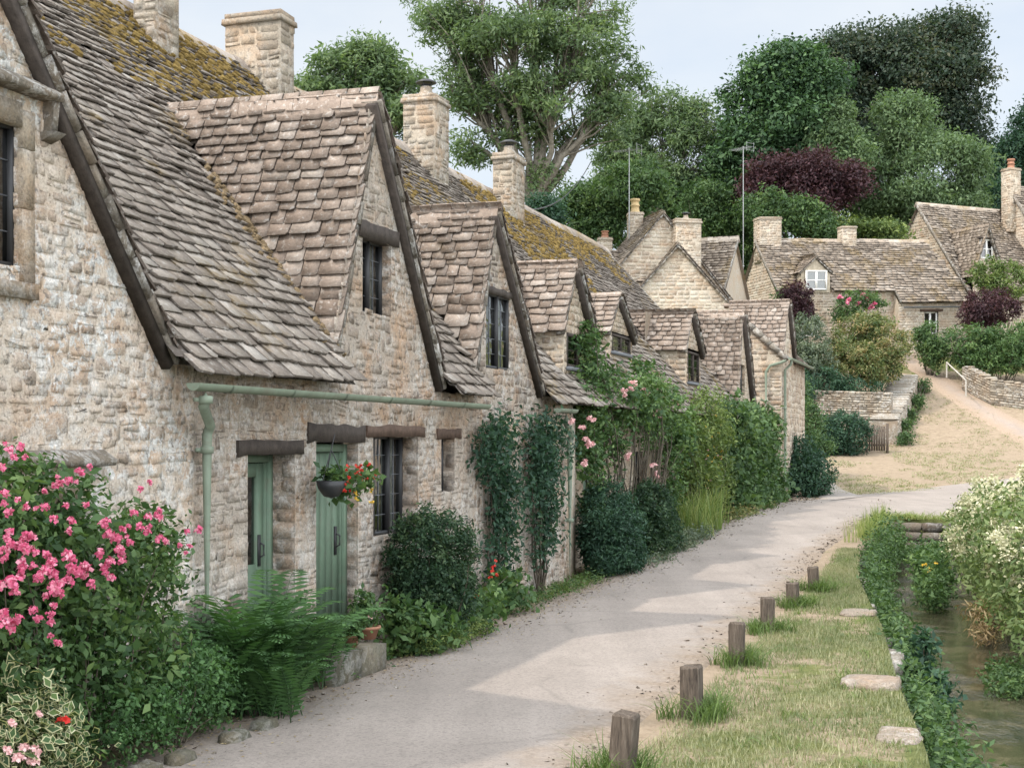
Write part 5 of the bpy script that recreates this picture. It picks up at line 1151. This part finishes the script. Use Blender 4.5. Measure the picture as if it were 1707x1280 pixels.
for x, y in ((1415, 500), (1440, 492), (1430, 505), (1445, 497), (1452, 512), (1412, 505), (1458, 506), (1400, 495)): put(hr, BM[1], 'rose_bloom', A_(x, y, 70.6), .19)

# grass: mown verge, tufts by the posts, bank plants
n = 62000; t = -6.5 + 19.5 * rng.random(n) ** 1.25; q = rng.random(n); d = rr(t) - .12 + rng.normal(0, .05, n) + q * (bank(t) + .03 - rr(t) + .12)
bare = fbm(t * .9 + 3, d * 2 + 1); k = bare + .25 * rng.random(n) < .80
t, d = t[k], d[k]; n = len(t); P = R(t, d, 0.); P[:, 2] = hgt(P[:, 0], P[:, 1]) - .022 + .05 * (fbm(P[:, 0] * .7, P[:, 1] * .7) - .5)
th = rng.uniform(0, 2 * pi, n); D = np.column_stack([np.cos(th), np.sin(th), np.zeros(n)]); L = .037 * rng.uniform(.5, 1.7, n)[:, None]; Sd = np.cross(D, UP) * .0045
V = np.stack([P - Sd, P + Sd, P + D * L * rng.uniform(.1, .9, (n, 1)) + UP * L], 1); mb = MB()
mb.add(V.reshape(-1, 3), np.arange(n * 3).reshape(-1, 3), 0, np.clip(.25 + .8 * (fbm(t * 1.3, d * 2.2) - .25) + rng.normal(0, .2, n), 0, 1))
tag(build(mb, 'mown_grass', L_lawn), kind='stuff')
mb = MB()
for q, p in enumerate(POSTS): 
    for _ in range(14): blades(mb, p + R.u * rng.normal(0, .15) + R.n * rng.normal(-.05, .13) + [0, 0, -.03], 36, .27, .9, .008, .55, .05, 0, (.0, .45), 4)
for _ in range(130): t = -6 + 18 * rng.random() ** 1.2; blades(mb, Rg(t, rr(t) - .15 + rng.random() * (bank(t) - rr(t) + .25), -.03), rng.integers(8, 26), .10, 1., .007, .5, .06, 0, (.05, .7), 3)
for _ in range(60): t = rng.uniform(14, 19); blades(mb, Rg(t, rr(t) + rng.uniform(-.5, -.15)), 16, .5, .35, .012, .3, .08, 0, (.5, 1.), 3)
for _ in range(40): t = rng.uniform(3.4, 7.6); blades(mb, Rg(t, -.35 + rng.normal(0, .14)), 26, .13, .9, .008, .5, .08, 0, (.05, .6), 3)
for _ in range(40): q = rng.random(); p = R(T_CUL + .25, bank(T_CUL) + .1 - 3.2 * q, 0.); blades(mb, [p[0], p[1], H1(p[0], p[1])], 26, .28, 1., .012, .9, .12, 0, (.6, 1.), 3)
for _ in range(1500): t = rng.uniform(-8, 20); blades(mb, Rg(t, bank(t) - rng.uniform(3.3, 12), -.02), 12, .2, .9, .016, .5, .16, 0, (.1, .8), 2)
tag(build(mb, 'long_grass', L_grass), kind='stuff')
mb = MB()
n = 1500; t = -6 + 24.5 * rng.random(n) ** .95; e = -.05 - np.minimum(np.abs(rng.normal(0, .26, n)), .55) * np.interp(t, [-6, 0, 8, 18], [1.05, .85, .8, .8]); C = R(t, bank(t) + e, 0.); zw = hgt0(C[:, 0], C[:, 1]) - .62
hh = rng.uniform(.05, .7, n) * np.clip(1.15 + e * .6, .3, 1.2) * np.interp(t, [-6, 4, 12, 18], [.8, .9, 1.2, 1.35]); rep = np.repeat(np.arange(n), 16); P = C[rep] + rng.normal(size=(len(rep), 3)) * [.07, .07, .06]; P[:, 2] = zw[rep] + hh[rep] * rng.random(len(rep)) ** .6 + .02
leaves(mb, P, UP + 0 * P, .085, rng.normal(.45, .2, n)[rep] + rng.normal(0, .15, len(rep)), 0, .36, .5, .8)
n = 1500; t = -9 + 28 * rng.random(n); C = R(t, bank(t) - 2.75 - np.abs(rng.normal(0, .45, n)), 0.); zw = hgt(C[:, 0], C[:, 1]); hh = rng.uniform(.1, .75, n); rep = np.repeat(np.arange(n), 14); P = C[rep] + rng.normal(size=(len(rep), 3)) * [.09, .09, .07]; P[:, 2] = np.maximum(zw[rep], -.62) + hh[rep] * rng.random(len(rep)) ** .6
leaves(mb, P, UP + 0 * P, .1, rng.normal(.5, .2, n)[rep] + rng.normal(0, .15, len(rep)), 0, .36, .5, .8); tag(build(mb, 'undergrowth', L_mid), kind='stuff')
# weeds and litter along the foot of the cottages
mb = MB(); n = 1300; t = -8 + 38 * rng.random(n); d = -.36 + rng.normal(0, .14, n); P0 = R(t, d, 0.); P0[:, 2] = hgt(P0[:, 0], P0[:, 1]) + .02; rep = np.repeat(np.arange(n), 9); P = P0[rep] + np.abs(rng.normal(size=(len(rep), 3))) * [.05, .05, .06] 
leaves(mb, P, UP + 0 * P, .05, rng.random(n)[rep], 0, .45, .7, .6); tag(build(mb, 'ground_cover', L_mid), kind='stuff')
mb = MB(); n = 4200; t = -9 + 36 * rng.random(n) ** 1.2; d = -.75 + rng.normal(0, .28, n); P = R(t, d, 0.); P[:, 2] = hgt0(P[:, 0], P[:, 1]) + .025
leaves(mb, P, UP + 0 * P, .03, rng.random(n), 0, .5, 2., .35); tag(build(mb, 'leaf_litter', L_dry), kind='stuff')
mb = MB(); n = 5200; t = -9 + 38 * rng.random(n) ** 1.25; q = rng.random(n); lf = q < .8
d = np.where(lf, -.62 - np.abs(rng.normal(0, .45, n)), rr(t) + .1 + np.abs(rng.normal(0, .3, n))); P = R(t, d, 0.); P[:, 2] = hgt0(P[:, 0], P[:, 1]) + .012; s_ = rng.uniform(.004, .016, n) * (1 + .04 * (t + 9))
V = P[:, None] + rng.normal(0, .8, (n, 5, 3)) * s_[:, None, None] * [1, 1, .5]; b = np.arange(n)[:, None] * 5
mb.add(V.reshape(-1, 3), np.concatenate([b + np.array(f_) for f_ in ([0, 1, 2], [0, 2, 3], [0, 3, 4], [1, 2, 4], [1, 3, 4])]), 0, np.tile(rng.random(n), 5)); tag(build(mb, 'gravel', slab_m), kind='stuff')
# dry tussocks on the hill slope
mb = MB(); n = 5600; X = rng.uniform(9, 24, n); Y = rng.uniform(43, 66, n); k = (X - 9 > (Y - 43) * .2) & (X < 10.8 + (Y - 43) * .85) & (fbm(X * .5, Y * .35) > .4); X, Y = X[k], Y[k]
for x, y in zip(X, Y): blades(mb, gz(x, y) - [0, 0, .02], 9, .10, 1.2, .02, .5, .09, 0, (.35, .95), 2)
tag(build(mb, 'dry_grass', L_lawn), kind='stuff')

# meadowsweet and stream plants on the far bank
PL = []
for _ in range(4):
    mb = MB(); k = 110; a = rng.random(k); P = rng.normal(0, 1, (k, 3)) * [.55, .55, .38] * (1.1 - .5 * a)[:, None] + UP * (a * 1.2)[:, None]; leaves(mb, P * .85, norm(P + UP), .3, rng.random(k), 0, .9, .5, .6); o = build(mb, 'blossom', P_cream, org=(0, 0, 0)); PL.append(o.data); bpy.data.objects.remove(o)
for lb, bl, np_, nc in (('creamy flowering meadowsweet stand nearest the camera, tallest at the right edge', [((3.8, -6.85, .35), (1.1, .75, .8)), ((5.2, -6.7, .6), (1.2, .8, 1.0)), ((6.8, -6.6, .65), (1.2, .8, .95))], 99, 330), ('middle stand of creamy meadowsweet by the stream', [((8.4, -6.45, .55), (1.3, .8, .9)), ((10.4, -6.3, .45), (1.4, .8, .85))], 99, 300), ('farthest meadowsweet stand, beside the road bridge', [((12.6, -6.2, .45), (1.5, .75, .85)), ((14.8, -6.1, .4), (1.5, .75, .8)), ((16.8, -6.1, .3), (1.2, .7, .65))], 96, 300)):
    mt, cn = bush(lb, 'meadowsweet', bl, L_sweet, nc, 34, .1, .085, None, 40, 'meadowsweet stands along the stream', 'meadowsweet', False, .006, asp=.4, low=-.9)
    up = cn[cn[:, 2] > np.quantile(cn[:, 2], .34)]
    for c in up[rng.permutation(len(up))[:int(np_ * .85)]]: put(mt, PL[rng.integers(4)], 'blossom', c + [rng.normal(0, .05), rng.normal(0, .05), .05], rng.uniform(.09, .19))
sp_, _ = bush('leafy water plants with yellow flowers at midstream', 'water plant', [((10.4, -5.2, -.25), (.8, .22, .3)), ((12.4, -5.1, -.15), (.9, .3, .36)), ((14.4, -5.0, -.1), (.9, .28, .36))], L_rose, 170, 34, .09, .08, stems=0)
for x, y in ((1542, 942), (1548, 948), (1560, 940), (1545, 955), (1553, 950)): c = A_(x, y, 23.2); put(sp_, YB, 'yellow_bloom', c, .06)
bush('brown withered clump leaning over the water', 'dead plant', [((6.8, -6.0, -.25), (.35, .22, .25))], L_dry, 40, 30, .09, .1, stems=12, asp=.16, droop=.5, name='dead_plant')
bush('upright leafy weed standing alone in the shallow stream', 'water plant', [((2.4, -5.3, -.25), (.25, .12, .3)), ((1.6, -5.5, -.4), (.25, .12, .15))], L_dark, 40, 22, .07, .09, stems=8)
bush('low watercress mat by the right bank', 'water plant', [((3.6, -6.2, -.52), (.9, .25, .12)), ((17.6, -4.6, -.2), (1.1, .7, .12))], L_mid, 160, 26, .09, .06, stems=0)
# ------------------------------------------------------------------ small things
mb = MB()
for q, (a, b) in enumerate(((tp(560, -.7), tp(602, -.7)), (tp(602, -.7), tp(642, -.7)))): box(mb, R, a + .006, b - .006, -.72, -.06, -.1, .262 + .006 * q, 0, .3 + .3 * q, .012)
tag(build(mb, 'doorstep', stone_moss), 'worn dark stone doorstep carrying two flower pots', 'doorstep')
def flower_pot(P, r, h, lb, blobs, bl, pr):
    t = thing('flower_pot', P, lb, 'flower pot', 'clay pots on the doorstep'); mb = MB()
    lathe(mb, P, [(0, .002), (r * .68, .002), (r * .95, h * .78), (r * 1.1, h * .78), (r * 1.12, h), (r * .98, h), (r * .9, h * .85), (0, h * .85)], 18); build(mb, 'pot', terracotta, t, smooth=False)
    fb = MB(); crown(fb, [(np.array(P) + c, q) for c, q in blobs], 40, 16, .045, .055, asp=.6); build(fb, 'foliage', L_rose, t)
    for k in range(bl): put(t, pr, 'bloom', np.array(P) + [rng.normal(0, .06), rng.normal(-.06, .05), h + rng.uniform(.05, .16)], .028)
flower_pot(R(tp(612, -.5), -.5, .27), .115, .12, 'terracotta bowl pot with trailing green plant on the doorstep end', [([0, 0, .2], (.13, .13, .1)), ([-.04, 0, .33], (.06, .06, .12))], 4, BP[0])
flower_pot(R(tp(585, -.58), -.58, .27), .075, .11, 'small clay pot half hidden by fern fronds on the doorstep', [([0, 0, .17], (.09, .09, .09))], 3, WB)
# hanging basket
bc = R(tp(552, -.3), -.3, 1.72); hb = thing('hanging_basket', bc, 'black hanging basket of red fuchsias in front of the second green door', 'hanging basket')
mb = MB(); lathe(mb, bc, [(0, -.14), (.07, -.12), (.12, -.05), (.14, .02), (.13, .02), (.11, -.03), (0, -.02)], 16); build(mb, 'basket', black_iron, hb)
mb = MB(); top = R(tp(558, -.28), -.28, 2.16)
for k in range(3): tube(mb, [bc + [.13 * cos(k * 2.1), .13 * sin(k * 2.1), .02], bc + [0, 0, .3], top], .005, 4)
build(mb, 'chain', black_iron, hb)
mb = MB(); crown(mb, [(bc + R.u * .18 - R.n * .04 + [0, 0, .02], (.16, .12, .10)), (bc + R.u * .42 - R.n * .06 + [0, 0, .04], (.18, .1, .10)), (bc + R.u * .3 + [0, 0, -.1], (.15, .1, .08)), (bc + R.u * .58 - R.n * .05 + [0, 0, .06], (.1, .08, .09)), (bc + [0, 0, .06], (.1, .1, .07))], 46, 11, .045, .062, asp=.75); build(mb, 'foliage', L_rose, hb)
for k in range(30): put(hb, BR_, 'fuchsia', bc + R.u * rng.uniform(-.02, .72) + R.n * rng.uniform(-.16, -.08) + [0, 0, rng.uniform(-.09, .16)], .028)
for k in range(4): put(hb, YB, 'yellow_leaf', bc + R.u * rng.uniform(.1, .6) - R.n * .15 + [0, 0, rng.uniform(-.2, -.06)], .035)
# edging stones by the bed
mb = MB()
for k, (t, d) in enumerate(((tp(185, -.9), -.9), (tp(240, -.92), -.92), (tp(300, -.95), -.95), (tp(390, -.95), -.95), (tp(440, -.95), -.95))):
    mb = MB(); p = Rg(t, d); rock(mb, p + [0, 0, .0], .26, .15, .17, pi / 2 - TH + rng.normal(0, .1), .08, 0, .35, (4, 3, 2))
    tag(build(mb, 'edging_stone', stone_moss), ('leftmost rough edging stone at the foot of the pink rambler', 'second rough edging stone from the left below the rambler', 'middle edging stone where the light green shrub meets the lane', 'edging stone half buried in shade between shrub and ferns', 'edging stone under the fern fronds nearest the downpipe')[k], 'edging stone', 'rough stones edging the flower bed')
# aerials, dish, cable
def aerial(lb, base, h, yaw):
    base = np.array(base, float); t = thing('roof_aerial', base, lb, 'aerial', 'television aerials on the roofs'); mb = MB(); tube(mb, [base, base + [0, 0, h]], .024, 6); build(mb, 'mast', metal_grey, t)
    mb = MB(); d = np.array([cos(yaw), sin(yaw), 0]); s = np.array([-sin(yaw), cos(yaw), 0]); tp = base + [0, 0, h - .1]
    tube(mb, [tp - d * .5, tp + d * .75], .014, 5)
    for q in np.linspace(-.3, .75, 9): tube(mb, [tp + d * q - s * .28, tp + d * q + s * .28], .008, 4)
    for q in (-.18, 0, .18): tube(mb, [tp - d * .5 - s * .3 + UP * q, tp - d * .5 + s * .3 + UP * q], .009, 4)
    for q in (-.25, .25): tube(mb, [tp - d * .5 + s * q - UP * .25, tp - d * .5 + s * q + UP * .25], .009, 4)
    build(mb, 'antenna', metal_grey, t)
aerial('pale television aerial on its mast by the yellow chimney pot', fw(3.75, .85, 11.2), 4.1, 2.6); aerial('thin television aerial standing beside the left chimney of the long cottage', f2(-.85, 2.5, 10.8), 6.5, 2.2)
dp = A_(1226, 437, 71.5); dt = thing('satellite_dish', dp, 'grey satellite dish on the end wall of the long cottage', 'satellite dish'); mb = MB()
ax = norm(np.array([-.45, -.85, .25])); sx = norm(np.cross(ax, UP)); sy = np.cross(sx, ax); th = np.arange(18) / 18 * 2 * pi
rings = [dp + ax * (.12 * (r / .34) ** 2) + r * (np.cos(th)[:, None] * sx + np.sin(th)[:, None] * sy * 1.1) for r in (.02, .14, .25, .34)]; V = np.concatenate(rings); i = np.arange(18); j = (i + 1) % 18
for k in range(3): mb.add(V, np.stack([k * 18 + i, k * 18 + j, k * 18 + 18 + j, k * 18 + 18 + i], -1))
build(mb, 'dish', metal_grey, dt); mb = MB(); tube(mb, [dp, dp + [.25, .3, -.15], dp + [.5, .45, -.15]], .03, 5); tube(mb, [dp - sy * .3, dp + ax * .4], .014, 4); build(mb, 'bracket', metal_grey, dt)
mb = MB(); a, b = A_(885, 350, 40), A_(985, 270, 62); s = np.linspace(0, 1, 14)[:, None]; tube(mb, a + (b - a) * s - UP * (1.2 * 4 * s * (1 - s)) * .4, .02, 4); tag(build(mb, 'overhead_cable', black_iron), 'thin overhead cable running from the third chimney into the trees', 'cable')
# gate, garden walls, handrail
gb = A_(1447, 757, 57.6); gb[2] = H1(gb[0], gb[1]); fg = Fr(gb, radians(-12)); gt = thing('garden_gate', gb, 'weathered grey picket gate at the foot of the garden wall', 'gate'); mb = MB()
for k in range(7): x = .02 + k * .095; box(mb, fg, x, x + .08, 0, .03, .06, 1.08 - .05 * abs(k - 3) * .3, 0, rng.random())
build(mb, 'pickets', post_wood, gt); mb = MB(); box(mb, fg, 0, .68, .031, .06, .25, .33); box(mb, fg, 0, .68, .031, .06, .82, .9); build(mb, 'rails', post_wood, gt); mb = MB(); box(mb, fg, -.1, 0, -.04, .08, -.2, 1.15); box(mb, fg, .7, .8, -.04, .08, -.2, 1.15); build(mb, 'gate_post', post_wood, gt)
drystone = M_stone('dry_stone', [(0, (.11, .092, .07)), (.4, (.23, .195, .15)), (.8, (.33, .285, .225)), (1, (.39, .35, .29))], .5, .2, .4)
def garden_wall(lb, pts, h, top_m=None, th=.4, grp='dry stone garden walls'):
    mb = MB(); pts = [np.array(p, float) for p in pts]
    for a, b in zip(pts, pts[1:]):
        L = np.linalg.norm((b - a)[:2]); ang = math.atan2(*(b - a)[:2][::-1]); f = Fr((a[0], a[1], 0), ang); zs = lambda x: a[2] + (b[2] - a[2]) * np.asarray(x) / L
        for g in (lambda x, dd, z: f(x, -dd, z + zs(x)), lambda x, dd, z: f(x, th + dd, z + zs(x))): stones(mb, g, lambda z: [(0, L)], -.5, h, (.07, .13), (.15, .42), (.01, .04), 0, (.1, .9), .1)
        mb.add(np.array([f(0, 0, a[2] + h), f(L, 0, b[2] + h), f(L, th, b[2] + h), f(0, th, a[2] + h)]), [0, 1, 2, 3], 0, .3)
        for x in (0, L): mb.add(f(x, np.array([0, th, th, 0]), float(zs(x)) + np.array([-.5, -.5, h, h])), [0, 1, 2, 3], 0, .3)
        x = 0.
        while x < L - .1:
            l = rng.uniform(.18, .5); z = float(zs(x + l / 2)) + h; rock(mb, f(x + l / 2, th / 2, z + .05), l, th + .08, .12, ang, .05, 1, rng.random(), (3, 3, 2)); x += l
    return tag(build(mb, 'garden_wall', [drystone, top_m or drystone]), lb, 'stone wall', grp)
cop = M_stone('pale_coping', [(0, (.25, .22, .18)), (1, (.36, .325, .28))], .5, .1, .2)
P3 = lambda px, Y: (lambda X: (X, Y, H1(X, Y)))((px - 853.5) / 2400 * Y)
garden_wall('low dry stone wall above the round bush, ending at the sloping coping', [(12.6, 61., 2.9), (15.7, 59.6, 2.75)], 1.25)
garden_wall('sloping garden wall with a pale flat coping climbing beside the path', [(15.75, 58.8, 1.95), (17.2, 62.4, 2.95), (18.65, 66.2, 4.15)], .95, cop, 1.15)
garden_wall('dry stone retaining wall under the clipped hedge at the right', [P3(1604, 66.5), P3(1650, 64.5), P3(1800, 63.)], 1.05)
ra, rb = A_(1578, 604, 66), A_(1610, 634, 63.5); hrl = thing('handrail', (ra + rb) / 2 - [0, 0, 1], 'pale wooden handrail slanting down by the top of the path', 'handrail'); mb = MB(); tube(mb, [ra, rb], .032, 6); build(mb, 'rail', post_pale, hrl)
for p in (ra, rb): mb = MB(); tube(mb, [p - [0, 0, .7], p], .035, 6); build(mb, 'rail_post', post_pale, hrl)

# ------------------------------------------------------------------ light, sky, camera
sd = norm(np.array([-.86, -.50, 0])); EL = radians(50)
sun = bpy.data.lights.new('sun', 'SUN'); sun.energy = SUN_E; sun.angle = radians(1.5); sun.color = (1., .91, .80)
so = bpy.data.objects.new('sun', sun); COL.objects.link(so)
from mathutils import Vector
v = Vector((sd[0] * cos(EL), sd[1] * cos(EL), sin(EL))); so.rotation_euler = v.to_track_quat('Z', 'Y').to_euler(); so.location = (-20, -10, 40)
W = bpy.data.worlds.new('World'); S.world = W; W.use_nodes = True; nt = W.node_tree; nt.nodes.clear()
N = nt.nodes.new; Lk = nt.links.new
sky = N('ShaderNodeTexSky'); sky.sky_type = 'NISHITA'; sky.sun_disc = False; sky.sun_elevation = EL; sky.sun_rotation = math.atan2(sd[0], sd[1]); sky.dust_density = 2.; sky.air_density = 1.
tc = N('ShaderNodeTexCoord'); mp = N('ShaderNodeMapping'); mp.inputs['Scale'].default_value = (1., 1., 2.6); Lk(tc.outputs['Generated'], mp.inputs[0])
nz = N('ShaderNodeTexNoise'); nz.inputs['Scale'].default_value = 2.2; nz.inputs['Detail'].default_value = 6; nz.inputs['Roughness'].default_value = .55; Lk(mp.outputs[0], nz.inputs['Vector'])
cr_ = N('ShaderNodeValToRGB'); cr_.color_ramp.elements[0].position = .3; cr_.color_ramp.elements[0].color = (.42,) * 3 + (1,); cr_.color_ramp.elements[1].position = .7; cr_.color_ramp.elements[1].color = (.93,) * 3 + (1,); Lk(nz.outputs['Fac'], cr_.inputs[0])
mx = N('ShaderNodeMix'); mx.data_type = 'RGBA'; Lk(cr_.outputs[0], mx.inputs[0]); Lk(sky.outputs[0], mx.inputs[6]); # cloud layer made brighter behind the camera and overhead, as added fill light
dt_ = N('ShaderNodeVectorMath'); dt_.operation = 'DOT_PRODUCT'; Lk(tc.outputs['Generated'], dt_.inputs[0]); dt_.inputs[1].default_value = tuple(Vector((.15, -.75, .65)).normalized())
mr = N('ShaderNodeMapRange'); Lk(dt_.outputs['Value'], mr.inputs['Value']); mr.inputs['From Min'].default_value = -.42; mr.inputs['From Max'].default_value = .8; mr.inputs['To Min'].default_value = 1.; mr.inputs['To Max'].default_value = SKY_FILL
vm = N('ShaderNodeVectorMath'); vm.operation = 'SCALE'; vm.inputs[0].default_value = [c * CLOUD for c in (.93, .97, 1.)]; Lk(mr.outputs[0], vm.inputs['Scale']); Lk(vm.outputs[0], mx.inputs[7])
bg = N('ShaderNodeBackground'); bg.inputs[1].default_value = SKY_S; Lk(mx.outputs[2], bg.inputs[0]); wo = N('ShaderNodeOutputWorld'); Lk(bg.outputs[0], wo.inputs[0])
cam = bpy.data.cameras.new('camera'); cam.sensor_width = 36; cam.lens = 2400 / 1707 * 36; cam.shift_y = 95 / 1707; cam.clip_start = .1; cam.clip_end = 2000
co = bpy.data.objects.new('camera', cam); COL.objects.link(co); co.location = (0, 0, 2.1); co.rotation_euler = (pi / 2, 0, 0); S.camera = co
S.view_settings.view_transform = 'Standard'; S.view_settings.look = 'None'; S.view_settings.exposure = EXPO; S.view_settings.gamma = 1
S.render.engine = 'CYCLES'; S.cycles.max_bounces = 6; S.cycles.transparent_max_bounces = 8; S.cycles.use_denoising = True
